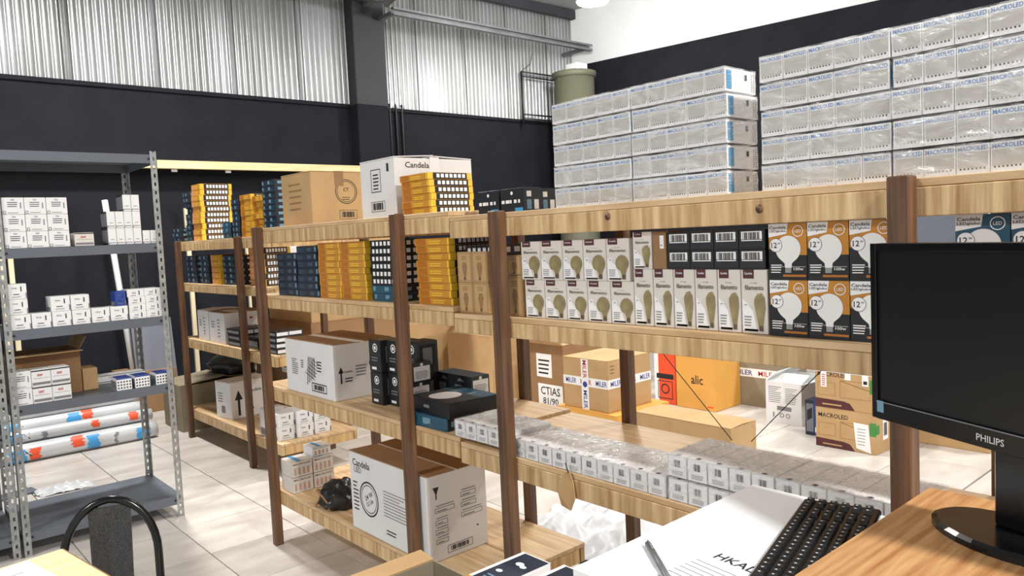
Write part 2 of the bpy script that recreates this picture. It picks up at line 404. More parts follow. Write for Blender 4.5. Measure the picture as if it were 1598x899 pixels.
# right-hand wall runs slightly off square
def wr(y, z): return (9.47+(9.0-y)*.154, y, z)
def slab(b, y0, y1, z0, z1, mt, t=.2, off=0):
    p = [wr(y0, z0), wr(y1, z0)]
    vs = []
    for yy in (y0, y1):
        for zz in (z0, z1):
            a = wr(yy, zz); vs += [(a[0]-off, a[1], a[2]), (a[0]+t, a[1], a[2])]
    return b.add(vs, [(0, 2, 6, 4), (1, 5, 7, 3), (0, 4, 5, 1), (2, 3, 7, 6), (0, 1, 3, 2), (4, 6, 7, 5)], mt)
b = MB(); slab(b, -5, 9.2, 0, 4.4, 'blackwall', .2, .015); slab(b, -5, 9.2, 4.4, 7.0, 'whitewall'); struct('wall_right', b)
struct('ceiling', MB().box(-6, 12, -5, 9.2, 5.32, 5.4, 'ceil'))
# grey door in the right-hand wall
dn = Vector((-1, -.154, 0)).normalized(); dt = Vector((-.154, 1, 0)).normalized(); t_ = 0
dr = ray(1462, 370); 
tt = (9.47+9.0*.154)/(dr.x+.154*dr.y); dc = Vector((dr.x*tt, dr.y*tt, 0))+dn*.03
def wbox(b, a0, a1, n0, n1, z0, z1, mt):
    vs = [dc*1+dt*a+dn*n+Vector((0, 0, z)) for z in (z0, z1) for n in (n0, n1) for a in (a0, a1)]
    return b.add(vs, [(0, 2, 3, 1), (4, 5, 7, 6), (0, 1, 5, 4), (2, 6, 7, 3), (0, 4, 6, 2), (1, 3, 7, 5)], mt)
d1 = struct('door_1', wbox(MB(), -.55, .45, 0, .03, 0, 2.15, 'shelfgrey'))
part('door_frame', wbox(MB(), .46, .56, 0, .06, 0, 2.25, 'white'), d1); part('door_frame', wbox(MB(), -.66, -.56, 0, .06, 0, 2.25, 'white'), d1); part('door_frame', wbox(MB(), -.55, .45, 0, .06, 2.16, 2.25, 'white'), d1)
part('door_handle', wbox(MB(), .3, .36, .031, .08, 1.0, 1.04, 'galv'), d1)
# steel column on the back wall, its upper half lighter
cx0, cx1 = 5.18, 5.66
struct('trim_1', MB().box(cx0, cx1, WY-.2, WY, 0, 3.42, 'blackwall', .01).box(cx0+.0, cx1, WY-.2, WY, 3.42, 5.32, 'colgrey', .01))
# purlins / rails
def purlin(name, label, x0, x1, y, z, d=.10):
    o = empty(name, ((x0+x1)/2, y, z)); tag(o, label, 'beam'); h = (x1-x0)/2
    part('web', MB().box(-h, h, .03, .036, 0, d, 'steel'), o); part('flange', MB().box(-h, h, -.03, .03, d-.006, d, 'steel'), o); part('flange', MB().box(-h, h, -.03, .03, 0, .006, 'steel'), o)
    for e in (-h+.02, h-.1): part('bracket', MB().box(e, e+.06, .036, WY-y-.01, .02, .07, 'steel'), o)
    part('lip', MB().box(-h, h, -.034, -.03, 0, .03, 'steel'), o); part('lip', MB().box(-h, h, -.034, -.03, d-.03, d, 'steel'), o)
purlin('steel_purlin', 'grey steel channel crossing the corrugated sheets between dark column and tank', 5.55, 9.3, 8.42, 4.52)
purlin('steel_purlin', 'grey steel channel high on the corrugated sheets above the metal rack', 2.2, 5.45, 8.5, 4.68)
o = link('steel_brace', MB().tube([(5.42, 8.40, 4.62), (6.0, 7.8, 5.22)], .05, 'steel', 8).mesh('brace')); tag(o, 'grey steel brace rising from the dark column to the roof', 'brace')
# conduits and frame on the wall
for dx, wh in ((0, 'closest to the dark column'), (.10, 'between two others'), (.2, 'furthest from the dark column')):
    o = link('conduit', MB().tube([(5.78+dx, WY-.03, .2), (5.78+dx, WY-.03, 3.45), (5.78+dx, WY-.02, 3.5)], .014, 'black', 8).mesh('conduit')); tag(o, 'thin black conduit on the black wall, '+wh, 'conduit', 'black conduits by the column')
fr = empty('pipe_frame', (8.3, WY-.08, 3.45)); tag(fr, 'thin black pipe frame on the corrugated sheets beside the olive tank', 'frame')
zt = OY(815, 112, 8.9)[1]; zb = OY(815, 186, 8.9)[1]; xl = OY(815, 150, 8.9)[0]; xr = OY(880, 150, 8.9)[0]
part('upright', MB().tube([(xl, 8.9, zb-.1), (xl, 8.9, zt)], .016, 'black', 8), fr)
for zz in (zt, zt-.07, zb+.08, zb+.01): part('rail', MB().tube([(xl, 8.9, zz), (xr, 8.9, zz)], .013, 'black', 8), fr)
part('wire', MB().tube([(xl, 8.9, zt), (xl+.2, 8.9, zt+.14), (xl+.25, 8.9, zt+.3)], .005, 'black', 6), fr)
for ch in fr.children: ch.location = (-fr.location.x, -fr.location.y, -fr.location.z)
tk = empty('round_tank', (8.75, 8.3, 0)); tag(tk, 'tall olive round tank with rim in the corner behind wrapped boxes', 'tank')
part('shell', MB().lathe([(.3, 0), (.31, .05), (.31, 4.0)], 'olive', n=36), tk)
part('rim', MB().lathe([(.31, 4.0), (.345, 4.02), (.345, 4.09), (.31, 4.1)], 'olive', n=36), tk)
part('lid_cap', MB().box(-.05, .19, -.12, .12, 4.1, 4.24, 'white', .01), tk)
# ceiling lamps
def lamp(x, y, z, W, lab):
    o = empty('ceiling_lamp', (x, y, z)); tag(o, lab, 'lamp', 'ceiling lamps')
    part('housing', MB().lathe([(.21, .0), (.22, .02), (.2, .09), (.1, .14), (.09, .24), (.03, .26)], 'steel'), o)
    part('diffuser', MB().lathe([(.19, -.02), (.2, -.005), (.2, .004)], 'lampglow'), o)
    part('rod', MB().tube([(0, 0, .25), (0, 0, 5.32-z)], .01, 'black', 8), o)
    omni = x > 6; l = bpy.data.lights.new('lamp_light', 'POINT' if omni else 'AREA')
    if omni: l.shadow_soft_size = .2
    else: l.shape = 'DISK'; l.size = .4
    l.energy = W; l.color = (1, .98, .95)
    lo = link('lamp_light', l, o, (0, 0, -.26 if omni else -.04))
for i, (x, y, z, W) in enumerate(LAMPS): lamp(x, y, z, W, 'round bright ceiling lamp hanging '+('before the white wall', 'over the metal rack aisle', 'over the counter side of the hall', 'beyond the counter end', 'out past the pale table', 'above the floor cartons')[i])

# ------------------------------------------------------------------ wooden ledge frame along the back wall
o = empty('wall_frame', (2.5, 8.7, 0)); tag(o, 'pale wooden frame with a long top beam against the black wall', 'frame')
part('top_beam', MB().box(-4, 2.9, .05, .12, 2.53, 2.62, 'palewood', .003), o)
part('top_board', MB().box(-4, 2.9, .12, .28, 2.595, 2.62, 'palewood', .003), o)
for px_, py_ in ((20, 430), (5, 430), (300, 430), (389, 395)):
    xx = OY(px_, py_, 8.8)[0]-2.5; part('post', MB().box(xx-.025, xx+.02, .12, .16, 0, 2.1, 'palepost', .003), o)
for xx in (-1.2, -.4, .3, .9): part('bracket', MB().box(xx, xx+.06, .1, .12, 2.50, 2.53, 'white'), o)
# leaning batten, grey panel
tp = OY(164, 312, 8.6); bt = OY(187, 560, 8.5)
o = link('white_batten', MB().tube([(tp[0]+.13, 8.45, 0.0), (tp[0], 8.62, tp[1])], .03, 'white', 4).mesh('batten')); tag(o, 'long white batten leaning upright against the black wall', 'batten')
a = OY(193, 505, 8.3); c = OY(238, 580, 8.3)
o = link('grey_panel', MB().box(-.2, .2, -.012, .012, 0, a[1]+.02, 'panelgrey', .004).mesh('panel'), None, (a[0]+.28, 8.25, 0)); o.rotation_euler = (R(-7), 0, R(4)); tag(o, 'flat blue-grey panel leaning on the black wall behind the metal rack', 'panel')

# ------------------------------------------------------------------ wooden racks
XF = 1.683; ZT1, ZT2 = 1.722, 1.70; Z21, Z22 = 1.365, 1.343; Z31, Z32 = .872, .858; Z4 = .30
def rack(label, posts_y, shelves, x0=XF, depth=.6, pt=.045, fh=.088):
    o = empty('wooden_rack', (x0, posts_y[0], 0)); tag(o, label, 'rack', 'wooden racks'); oy = posts_y[0]
    top = max(s[2] for s in shelves)
    for py in posts_y:
        for xx in (-pt, depth-.001): part('post', MB().box(xx+.0005, xx+pt, py-pt/2-oy, py+pt/2-oy, 0, top+.006, 'walnut', .003), o)
    for (ya, yb, z) in shelves:
        fh = .070 if 1.3 < z < 1.4 else .080
        part('front_fascia', MB().box(.001, .026, ya-oy, yb-oy, z-fh, z-.019, 'pine', .002), o)
        part('back_fascia', MB().box(depth-.03, depth-.005, ya-oy, yb-oy, z-fh, z-.019, 'pine', .002), o)
        for k in range(2):
            w = depth/2; part('shelf_plank', MB().box(.001+k*w+.001, .001+(k+1)*w-.004, ya-oy, yb-oy, z-.018, z, 'plank', .0015), o)
        part('cross_rail', MB().box(.03, depth-.035, ya-oy+.001, ya-oy+.03, z-fh, z-.019, 'pineend', .002), o)
        part('cross_rail', MB().box(.03, depth-.035, yb-oy-.03, yb-oy-.001, z-fh, z-.019, 'pineend', .002), o)
    return o
r1 = rack('wooden rack with dark posts carrying the large white cartons and black bag', (2.575, 3.93), [(2.262, 4.06, ZT1), (2.262, 4.06, Z21), (2.262, 4.06, Z31), (2.21, 4.06, Z4)])
r2 = rack('wooden rack with dark posts under the plastic-wrapped bundles and bulb boxes', (.655, 1.96), [(.28, 2.258, ZT2), (.28, 2.258, Z22), (.28, 2.258, Z32)])
for k, (pa, pb) in enumerate((((1020, 545), (1135, 690)), ((1285, 570), (1165, 692)))):
    y0_, z0_ = OX(*pa, 2.27); y1_, z1_ = OX(*pb, 2.27); part('brace_wire', MB().tube([(2.30-XF, y0_-.655, min(z0_, 1.25)), (2.30-XF, y1_-.655, z1_)], .0016, 'ink', 6), r2)
FX = 2.18
ZF = (1.70, 1.345, .868, .245)
r3 = rack('wooden rack by the black wall stacked with flat orange and blue boxes', (5.46, 6.78), [(5.0, 6.93, z) for z in ZF], x0=FX)
# knots on the pine fascia
for (xx, zz) in ((1185, 326), (948, 338)):
    yk, zk = OX(xx, zz, XF); part('knot', MB().lathe([(.011, 0), (.011, .0012)], 'walnut', n=12), r2, (.0002, yk-1.96+1.305, zk)).rotation_euler = (0, R(90), R(0))

# ------------------------------------------------------------------ grey metal racks
def angle_post(b, sx, sy, h, mt='galv', w=.038, t=.002):
    """slotted angle: corner at origin, flanges towards sx (x) and sy (y)"""
    def strip(axis):
        sg = sx if axis == 0 else sy
        z = 0; step = .05
        while z < h-.001:
            za, zb, zc = z+.014, z+.036, min(z+step, h)
            for (u0, u1, q0, q1) in ((0, w, z, min(za, h)), (0, .014, za, zb), (.024, w, za, zb), (0, w, zb, zc)):
                if q0 >= h: continue
                q1 = min(q1, h)
                if axis == 0: b.box(min(sg*u0, sg*u1), max(sg*u0, sg*u1), min(0, sy*t), max(0, sy*t), q0, q1, mt)
                else: b.box(min(0, sx*t), max(0, sx*t), min(sg*u0, sg*u1), max(sg*u0, sg*u1), q0, q1, mt)
            z += step
    strip(0); strip(1); return b
def metal_rack(label, x0, x1, y0, y1, zs, H):
    o = empty('metal_rack', ((x0+x1)/2, (y0+y1)/2, 0)); tag(o, label, 'rack', 'grey metal racks'); w = (x1-x0)/2; d = (y1-y0)/2
    for sx in (-1, 1):
        for sy in (-1, 1): part('slotted_post', angle_post(MB(), -sx, -sy, H), o, (sx*w, sy*d, 0))
    for z in zs:
        b = MB(); e = .003; b.box(-w+e, w-e, -d+e, d-e, z-.0015, z, 'shelfgrey')
        for yy in (-d+e, d-e-.002): b.box(-w+e, w-e, yy, yy+.002, z-.052, z-.0015, 'shelfgrey')
        for xx in (-w+e, w-e-.002): b.box(xx, xx+.002, -d+e+.002, d-e-.002, z-.052, z-.0015, 'shelfgrey')
        sh = part('shelf', b, o)
        for sx in (-1, 1): part('bolt', MB().tube([(sx*(w-.045), -d+.004, z-.025), (sx*(w-.045), -d-.004, z-.025)], .006, 'ink', 8), sh)
    return o
MY0, MY1, MX0, MX1 = 4.81, 5.44, .61, 1.45
MZ = (2.20, 1.675, 1.235, .825, .13)
metal_rack('grey slotted metal rack with rows of small white boxes', MX0, MX1, MY0, MY1, MZ, 2.22)
metal_rack('grey slotted metal rack joined to the side of the box rack', MX0-.87, MX0-.012, MY0, MY1, (2.20, 1.6, 1.1, .69, .13), 2.22)
#==THINGS
# ------------------------------------------------------------------ prints
def p_orange(p):      # flat panel box: plain orange long side, black end with a row of white windows
    p.face('L'); p.rect(.06, .1, .34, .9, 'salmon' if p.d[2] > .04 else 'orangedk'); p.lines(.42, .2, .8, .8, 2, 'yellow', fill=.5)
    p.rect(.95, 0.02, 1, .98, 'yellow')
    p.face('F'); p.rect(.0, .02, .12, .98, 'yellow'); p.rect(.12, .04, .9, .96, 'ink'); p.rect(.9, .02, 1, .98, 'yellow')
    for k in range(7): p.rect(.2+k*.098, .24, .2+k*.098+.068, .8, 'paper', 2)
def p_navy(p):
    p.face('L'); p.rect(.06, .3, .16, .85, 'skyprint'); p.rect(.14, .2, .24, .5, 'dimprint'); p.rect(.5, .3, .66, .8, 'skyprint'); p.rect(.6, .15, .74, .4, 'dimprint'); p.lines(.76, .2, .95, .8, 2, 'teal', fill=.5)
    p.face('F'); p.rect(.02, .06, .98, .94, 'ink'); p.rect(.1, .3, .3, .75, 'skyprint', 2); p.rect(.42, .35, .9, .7, 'paper', 2)
def p_dim(p):
    p.face('L'); p.lines(.06, .2, .35, .8, 2, 'dimprint', fill=.5); p.rect(.55, .25, .75, .7, 'dimprint'); p.rect(.9, .2, .97, .8, 'skyprint')
    p.face('F'); p.rect(.1, .3, .3, .75, 'dimprint'); p.rect(.42, .35, .9, .7, 'skyprint')
def p_blackwin(p):
    p.face('L')
    for k in range(6): p.rect(.08+k*.15, .25, .08+k*.15+.09, .8, 'paper', 1)
    p.face('F')
    for k in range(6): p.rect(.08+k*.15, .25, .08+k*.15+.09, .8, 'paper', 1)
def p_macro(p):
    p.face('L'); p.text('MACROLED', .5, .86, .9, 'bluetext', 1, h=.15); p.rect(.05, .22, .95, .74, 'macroband')
    for k in range(7): p.rect(.1+k*.12, .14, .15+k*.12, .2, 'ink')
    p.frame(0.005, .005, .995, .995, 'paper', .02)
def p_macroend(p):
    p.face('F'); p.rect(.03, .1, .2, .9, 'skyprint'); p.lines(.04, .1, .18, .9, 6, 'cyan', 2); p.rect(.62, .55, .7, .8, 'ink'); p.lines(.84, .1, .9, .9, 9, 'greyink'); p.rect(.93, .05, .95, .95, 'greyink')
def p_bulb(tall):
    def f(p):
        p.face('L')
        p.rect(.08, .86, .5, 1.0, 'maroon'); p.text('Candela', .29, .94, .3, 'paper', 2, h=.035); p.rect(.1, .04, .62, .075, 'ink')
        p.text('vintage', .48, .79, .3, 'greyink', 1, h=.02)
        p.text('filamento', .5, .72, .72, 'brass', 2, h=.075)
        p.poly([(.04, .05), (.6, .05), (.45, .35), (.04, .55)], 'paper', 1)
        p.lines(.1, .12, .4, .3, 4, 'greyink', 2)
        p.disc(.18, .5 if not tall else .45, .09, 'paper', 2); p.text('E27', .18, .5 if not tall else .45, .1, 'ink', 3)
        if tall: pts = [(.66, .1), (.8, .1), (.84, .2), (.92, .42), (.9, .56), (.78, .64), (.62, .62), (.5, .54), (.5, .46), (.6, .22)]
        else:
            pts = [(.66, .16), (.8, .16), (.86, .25)] + [(.68+.28*math.cos(R(t)), .42+.28*math.sin(R(t))*p.W/p.H) for t in range(-40, 221, 20)] + [(.6, .25)]
        p.poly(pts, 'bulbglass', 3); p.rect(.67, .05, .82, .16 if not tall else .13, 'brass', 4)
    return f
def p_globe(body):
    def f(p):
        p.face('L'); p.rect(.0, .44, 1, 1, body); p.poly([(0, 0), (1, 0), (1, .36), (.55, .44), (0, .56)], 'black', 2)
        p.poly([(0, 1), (0, .76), (.48, .82), (.52, 1)], 'paper', 2); p.text('Candela', .25, .935, .44, 'ink', 3, h=.055); p.text('LEDglobo', .25, .865, .44, 'ink', 3, h=.05)
        p.ring(.78, .86, .14, .02, 'paper', 3); p.text('LED', .78, .86, .16, 'paper', 3)
        pts = [(.44, .2), (.6, .2), (.62, .3)] + [(.52+.33*math.cos(R(t)), .55+.33*math.sin(R(t))*p.W/p.H) for t in range(-48, 229, 12)] + [(.42, .3)]
        p.poly(pts, 'bulbwhite', 4); p.rect(.44, .13, .6, .22, 'galv', 5)
        p.disc(.2, .62, .172, 'greyink', 5.5); p.disc(.2, .62, .16, 'paper', 6); p.text('12', .16, .62, .15, 'ink', 7); p.text('W', .29, .65, .07, 'ink', 7)
        p.text('100w', .79, .2, .26, 'paper', 5, h=.05); p.rect(.38, .06, .98, .1, 'orangedk' if body != 'teal' else 'cyan', 5)
        p.lines(.06, .13, .36, .3, 4, 'paper', 5); p.rect(.06, .235, .96, .24, 'paper', 3)
    return f
def p_blackbar(p):
    p.face('L'); p.rect(.0, .47, 1, .5, 'ink'); p.barcode(.1, .42, .9, .9, 1); p.rect(0, 0, 1, .1, 'ink', 1)
def p_kraftbulb(p):
    p.face('L'); p.frame(.06, .04, .94, .96, 'kraftdk', .02); pts = [(.44, .18), (.56, .18), (.68, .5), (.6, .66), (.4, .66), (.32, .5)]
    p.poly(pts, 'kraftdk', 1); p.rect(.44, .08, .56, .18, 'brass', 2); p.lines(.3, .74, .7, .9, 3, 'kraftdk')
def p_smallbar(p):
    p.face('L'); p.barcode(.3, .42, .7, .84, 1, bg='paper', n=8); p.lines(.2, .12, .85, .34, 3, 'greyink'); p.frame(.01, .01, .99, .99, 'greyink', .012)
    p.face('T'); p.disc(.5, .05, .12, 'greyink'); p.disc(.5, .05, .06, 'ink', 2)
def p_white(p):       # small white lamp box
    p.face('F'); p.lines(.25, .45, .75, .8, 3, 'ink', fill=.35); p.rect(.82, .35, .87, .7, 'greyink'); p.text('luz', .5, .88, .16, 'greyink'); p.lines(.25, .08, .8, .16, 1, 'greyink'); p.frame(.03, .03, .16, .2, 'ink', .02)
    p.face('L'); p.rect(.08, .1, .92, .2, 'greyink'); p.lines(.2, .4, .8, .7, 2, 'greyink')
def p_white2(p):
    p.face('F'); p.rect(.68, .5, .74, .82, 'ink'); p.rect(.28, .3, .6, .35, 'ink'); p.lines(.22, .12, .75, .22, 2, 'greyink'); p.text('lamp', .36, .72, .26, 'greyink'); p.rect(.93, .05, 1, .4, 'greyink')
    p.face('L'); p.rect(.1, .05, .9, .3, 'greyink')
def p_thinwhite(p):
    p.face('F'); p.text('led', .4, .55, .2, 'greyink'); p.rect(.68, .2, .74, .8, 'ink'); p.lines(.2, .15, .55, .35, 1, 'greyink'); p.face('L'); p.rect(.1, .15, .9, .85, 'blue')
def p_slim(p):
    p.face('F'); p.rect(.1, .1, .9, .14, 'greyink'); p.rect(.04, .03, .1, .13, 'ink'); p.lines(.3, .3, .8, .36, 1, 'ink'); p.frame(.0, .0, 1, 1, 'greyink', .012)
    p.face('L'); p.rect(.0, .0, 1, .1, 'ink'); p.rect(.0, .9, 1, 1, 'ink'); p.rect(.0, .1, 1, .9, 'greyink')
def p_redline(p):
    p.face('F'); p.rect(0, .9, 1, .97, 'ink'); p.lines(.3, .62, .62, .76, 2, 'red', fill=.6); p.rect(.04, .1, .96, .25, 'greyink'); p.rect(.1, .48, .9, .5, 'greyink')
def p_dots(p):
    p.face('F')
    for r in range(3):
        for k in range(5): p.disc(.12+k*.19, .2+r*.24, .06, 'ink', n=8)
    p.rect(0, .9, 1, 1, 'blue'); p.face('T'); p.rect(.02, .02, .98, .98, 'blue'); p.face('L'); p.rect(.05, .05, .95, .75, 'panelgrey')
def p_macropack(p):
    p.face('F'); p.text('MACROLED', .5, .82, .84, 'brass', 1, h=.12)
    for k in range(4): p.rect(.1+k*.21, .12, .22+k*.21, .6, 'macroband'); p.rect(.13+k*.21, .2, .18+k*.21, .5, 'salmon', 2)
    p.frame(0, 0, 1, 1, 'greyink', .01); p.face('T'); p.rect(.0, .3, 1, .5, 'cyan')
def p_lampbox(p):
    p.face('L'); p.ring(.55, .76, .2, .05, 'paper'); p.disc(.55, .76, .09, 'paper', 2); p.lines(.2, .35, .8, .52, 2, 'greyink'); p.rect(.2, .08, .6, .16, 'paper')
    p.face('F'); p.rect(.1, .1, .9, .9, 'ink'); p.rect(.25, .3, .7, .8, 'greyink', 2)
def p_lamplab(p):
    p.face('F'); p.rect(.08, .08, .92, .8, 'paper'); p.lines(.16, .2, .84, .6, 5, 'greyink', 2); p.disc(.5, .88, .08, 'paper'); p.face('L')
    for k in (.25, .7): p.poly([(k-.08, .7), (k+.12, .7), (k+.04, .82), (k-.02, .86)], 'greyink')
    p.rect(.1, .1, .3, .5, 'greyink'); p.rect(.55, .1, .75, .5, 'greyink')
def p_bigflat(p):
    p.face('TF'); p.disc(.36, .55, .28, 'macrobox', 1, n=32); p.lines(.62, .62, .95, .82, 3, 'skyprint', 2, .45); p.text('24W', .74, .35, .16, 'paper', 2); p.rect(.66, .0, 1, 1, 'teal', .5)
    p.face('L'); p.rect(.35, .4, .5, .6, 'greyink')
def p_barblack(p):
    p.face('L')
    for k, wd in enumerate((.16, .2, .1, .14, .1)): p.rect(.06+k*.175, .38, .06+k*.175+wd*.8, .52, 'paper')
    p.rect(.62, .04, .95, .18, 'cyan'); p.disc(.5, .8, .05, 'paper'); p.face('F'); p.rect(.15, .1, .4, .5, 'skyprint'); p.rect(.15, .62, .4, .85, 'paper'); p.rect(.55, .1, .8, .5, 'paper')
def p_kraftcircle(p):
    p.face('F'); p.ring(.62, .62, .2, .012, 'ink'); p.ring(.62, .62, .17, .008, 'ink'); p.text('CT', .62, .66, .1, 'ink'); p.lines(.54, .46, .7, .54, 2, 'ink', fill=.3); p.frame(.48, .08, .8, .26, 'ink', .006); p.barcode(.5, .1, .78, .24, 1, None)
    p.face('L'); p.lines(.25, .3, .7, .9, 5, 'kraftdk', fill=.3)
def p_whitetop(p):
    p.face('L'); p.frame(.32, .45, .6, .85, 'ink', .012); p.lines(.38, .5, .55, .8, 5, 'ink'); p.barcode(.3, .12, .68, .28, 1, None); p.frame(.29, .11, .69, .29, 'ink', .008); p.rect(.78, .78, .84, .92, 'ink')
    p.face('F'); p.text('Candela', .28, .88, .3, 'ink', 1, h=.1)
def p_whitemid(p):
    p.face('L'); p.lines(.14, .35, .28, .66, 8, 'greyink', fill=.5); p.lines(.34, .5, .4, .66, 4, 'ink')
    for k in range(6): p.poly([(.42+k*.035, .42+k*.05), (.62+k*.02, .3+k*.06), (.63+k*.02, .315+k*.06), (.43+k*.035, .435+k*.05)], 'greyink')
    for k in range(5): p.poly([(.45+k*.04, .2+k*.04), (.47+k*.04, .2+k*.04), (.52+k*.03, .72), (.5+k*.03, .72)], 'greyink')
    p.lines(.68, .48, .78, .7, 4, 'ink'); p.frame(.55, .1, .85, .26, 'ink', .01); p.barcode(.57, .12, .83, .24, 1, None)
    p.face('F'); p.arrow(.12, .3, .3); p.arrow(.86, .36, .28); p.ring(.68, .6, .09, .01, 'ink'); p.text('120W', .68, .6, .1, 'ink'); p.text('Candela', .24, .5, .14, 'ink', 1); p.lines(.18, .32, .32, .42, 2, 'ink'); p.lines(.36, .4, .55, .62, 4, 'greyink')
def p_candela(p):
    p.face('L'); p.text('Candela', .17, .88, .24, 'ink', 1, h=.09); p.text('LED', .12, .79, .1, 'greyink'); p.ring(.26, .46, .13, .012, 'ink'); p.ring(.26, .46, .105, .006, 'ink'); p.text('24 W', .26, .5, .12, 'ink', 1, rot=.5); p.text('12 Un', .27, .42, .1, 'ink', 1, rot=.5)
    p.lines(.04, .26, .12, .66, 8, 'ink', fill=.35); p.lines(.46, .34, .8, .68, 9, 'greyink', fill=.3); p.arrow(.88, .3, .36); p.lines(.48, .12, .62, .2, 2, 'ink')
    p.face('F'); p.poly([(.1, .86), (.2, .86), (.16, .78), (.16, .72), (.14, .72), (.14, .78)], 'ink')
    for (a, b, w) in ((.12, .56, .32), (.12, .42, .2), (.12, .31, .2), (.12, .2, .2), (.55, .66, .26), (.55, .54, .26), (.55, .42, .36)):
        p.frame(a, b, a+w, b+.055, 'ink', .006); p.lines(a+.02, b+.075, a+w+.04, b+.09, 1, 'greyink', fill=.7); p.lines(a+.03, b+.015, a+w*.7, b+.035, 1, 'ink')
    p.frame(.3, .06, .72, .15, 'ink', .006); p.barcode(.32, .07, .7, .14, 1, None); p.lines(.8, .26, .84, .3, 1, 'ink')
def p_arrowbox(p):
    p.face('F'); p.arrow(.18, .08, .7); p.text('Candela', .55, .72, .34, 'ink', 1); p.rect(.36, .2, .52, .25, 'ink'); p.face('L'); p.rect(.35, .15, .6, .35, 'greyink'); p.lines(.15, .45, .5, .75, 4, 'greyink')
def p_whiteplain(p):
    p.face('L'); p.lines(.15, .5, .4, .75, 3, 'greyink'); p.lines(.55, .2, .7, .85, 6, 'greyink'); p.face('F'); p.frame(.4, .3, .75, .55, 'ink', .01); p.rect(.6, .75, .68, .82, 'red')
def p_miler(p):       # carton crossed with printed white tape
    for fc in ('L', 'F'):
        p.face(fc); p.rect(0, .46, 1, .64, 'paper'); 
        for k in range(3): p.text('MILER', .18+k*.34, .55, .24, ('blue', 'red', 'blue')[k], 2, h=.1)
        if fc == 'L':
            p.rect(.42, 0, .58, 1, 'paper', 3)
            p.text('MILER', .5, .2, .3, 'blue', 4, h=.1, rot=R(-90)); p.text('MILER', .5, .8, .3, 'red', 4, h=.1, rot=R(-90)); p.disc(.5, .5, .05, 'blue', 4)
    p.face('F'); p.lines(.06, .75, .16, .95, 3, 'kraftdk'); p.frame(.3, .7, .4, .9, 'kraftdk', .01)
def p_milerband(p):
    p.face('L'); p.rect(0, .48, 1, .62, 'paper'); p.text('MILER', .3, .55, .34, 'blue', 2, h=.08); p.text('MILER', .75, .55, .34, 'red', 2, h=.08)
def p_alic(p):
    p.face('L'); p.text('alic', .55, .56, .3, 'ink', 1, h=.17); p.rect(.8, .06, .95, .09, 'redor')
def p_orcarton(p):
    p.face('L'); p.rect(.1, .5, .9, .6, 'ink'); p.frame(.15, .1, .85, .46, 'ink', .03); p.ring(.5, .3, .2, .05, 'ink'); p.rect(.0, .0, .2, 1, 'paper', .5)
def p_macrocarton(tape):
    def f(p):
        p.face('L'); p.text('MACROLED', .3, .82, .5, 'ink', 1, h=.11); p.frame(.42, .28, .9, .7, 'kraftdk', .006); p.poly([(.42, .68), (.9, .5), (.9, .52), (.42, .7)], 'kraftdk', 2)
        p.frame(.05, .3, .34, .62, 'kraftdk', .006); p.poly([(0, 0), (.66, 0), (.58, .16), (.48, .2), (0, .22)], 'maroon', 1); p.lines(.12, .07, .5, .15, 1, 'kraft', 2); p.rect(.9, .45, 1, .78, 'green', 1)
        if tape:
            p.rect(0, .87, 1, 1, 'paper', 3); p.text('MILER', .22, .935, .22, 'blue', 4, h=.08, rot=R(180)); p.text('MILER', .66, .935, .22, 'red', 4, h=.08, rot=R(180)); p.rect(.1, .5, .2, .87, 'paper', 3); p.lines(.12, .54, .18, .84, 6, 'red', 4); p.rect(.5, .72, .6, .87, 'paper', 3); p.rect(.78, .62, .88, .87, 'paper', 3); p.rect(.8, .66, .86, .74, 'ink', 4)
        else:
            p.poly([(.68, .1), (.92, .02), (.88, .72), (.64, .74)], 'paper', 3); p.lines(.7, .2, .84, .66, 6, 'greyink', 4, .2)
        p.face('F'); p.rect(.25, .3, .45, .8, 'paper'); p.barcode(.27, .34, .43, .76, 1, None); p.rect(.55, .3, .8, .8, 'paper'); p.barcode(.57, .34, .78, .76, 2, None); p.rect(0, .5, .12, .72, 'green')
    return f
def p_spec(p):
    p.face('L'); p.lines(.08, .5, .45, .92, 9, 'greyink', fill=.35); p.lines(.55, .5, .88, .9, 9, 'greyink', fill=.35); p.rect(.32, .32, .72, .42, 'greyink'); p.rect(.2, .14, .24, .26, 'greyink'); p.ring(.45, .2, .06, .02, 'greyink'); p.ring(.62, .2, .06, .02, 'greyink')
def p_photo(p):
    p.face('L'); p.rect(.0, .0, .5, 1, 'navy'); p.rect(.06, .1, .46, .9, 'panelgrey', 2); p.rect(.5, 0, 1, 1, 'blue'); p.text('LED', .75, .5, .3, 'paper', 2, rot=R(90)); p.rect(.55, .1, .95, .25, 'paper', 2); p.poly([(.1, .4), (.4, .5), (.4, .8), (.1, .7)], 'black', 3)
def p_sticker(p):
    p.face('L'); p.rect(.3, .5, .7, .85, 'paper'); p.lines(.35, .55, .65, .8, 4, 'ink', 2); p.rect(.32, .08, .96, .4, 'paper'); p.text('CTIAS', .64, .3, .5, 'ink', 2, h=.12); p.text('81/90', .64, .15, .4, 'ink', 2, h=.1)
def p_label(p):
    p.face('L'); p.rect(.55, .55, .85, .9, 'paper'); p.rect(.62, .62, .66, .66, 'ink', 2); p.rect(.7, .62, .74, .66, 'ink', 2)
def p_panelbox(p):    # white/orange flat box with dark lamp picture, lying flat
    p.face('T'); p.rect(0, 0, 1, 1, 'paper'); p.rect(.0, .0, .25, .22, 'orange', 2); p.rect(.12, .22, .98, .98, 'navy', 2)
    p.disc(.5, .75, .13, 'paper', 3, sy=.7); p.disc(.38, .5, .1, 'paper', 3, sy=.7); p.disc(.68, .72, .1, 'paper', 3, sy=.7); p.lines(.3, .3, .8, .42, 2, 'skyprint', 3)
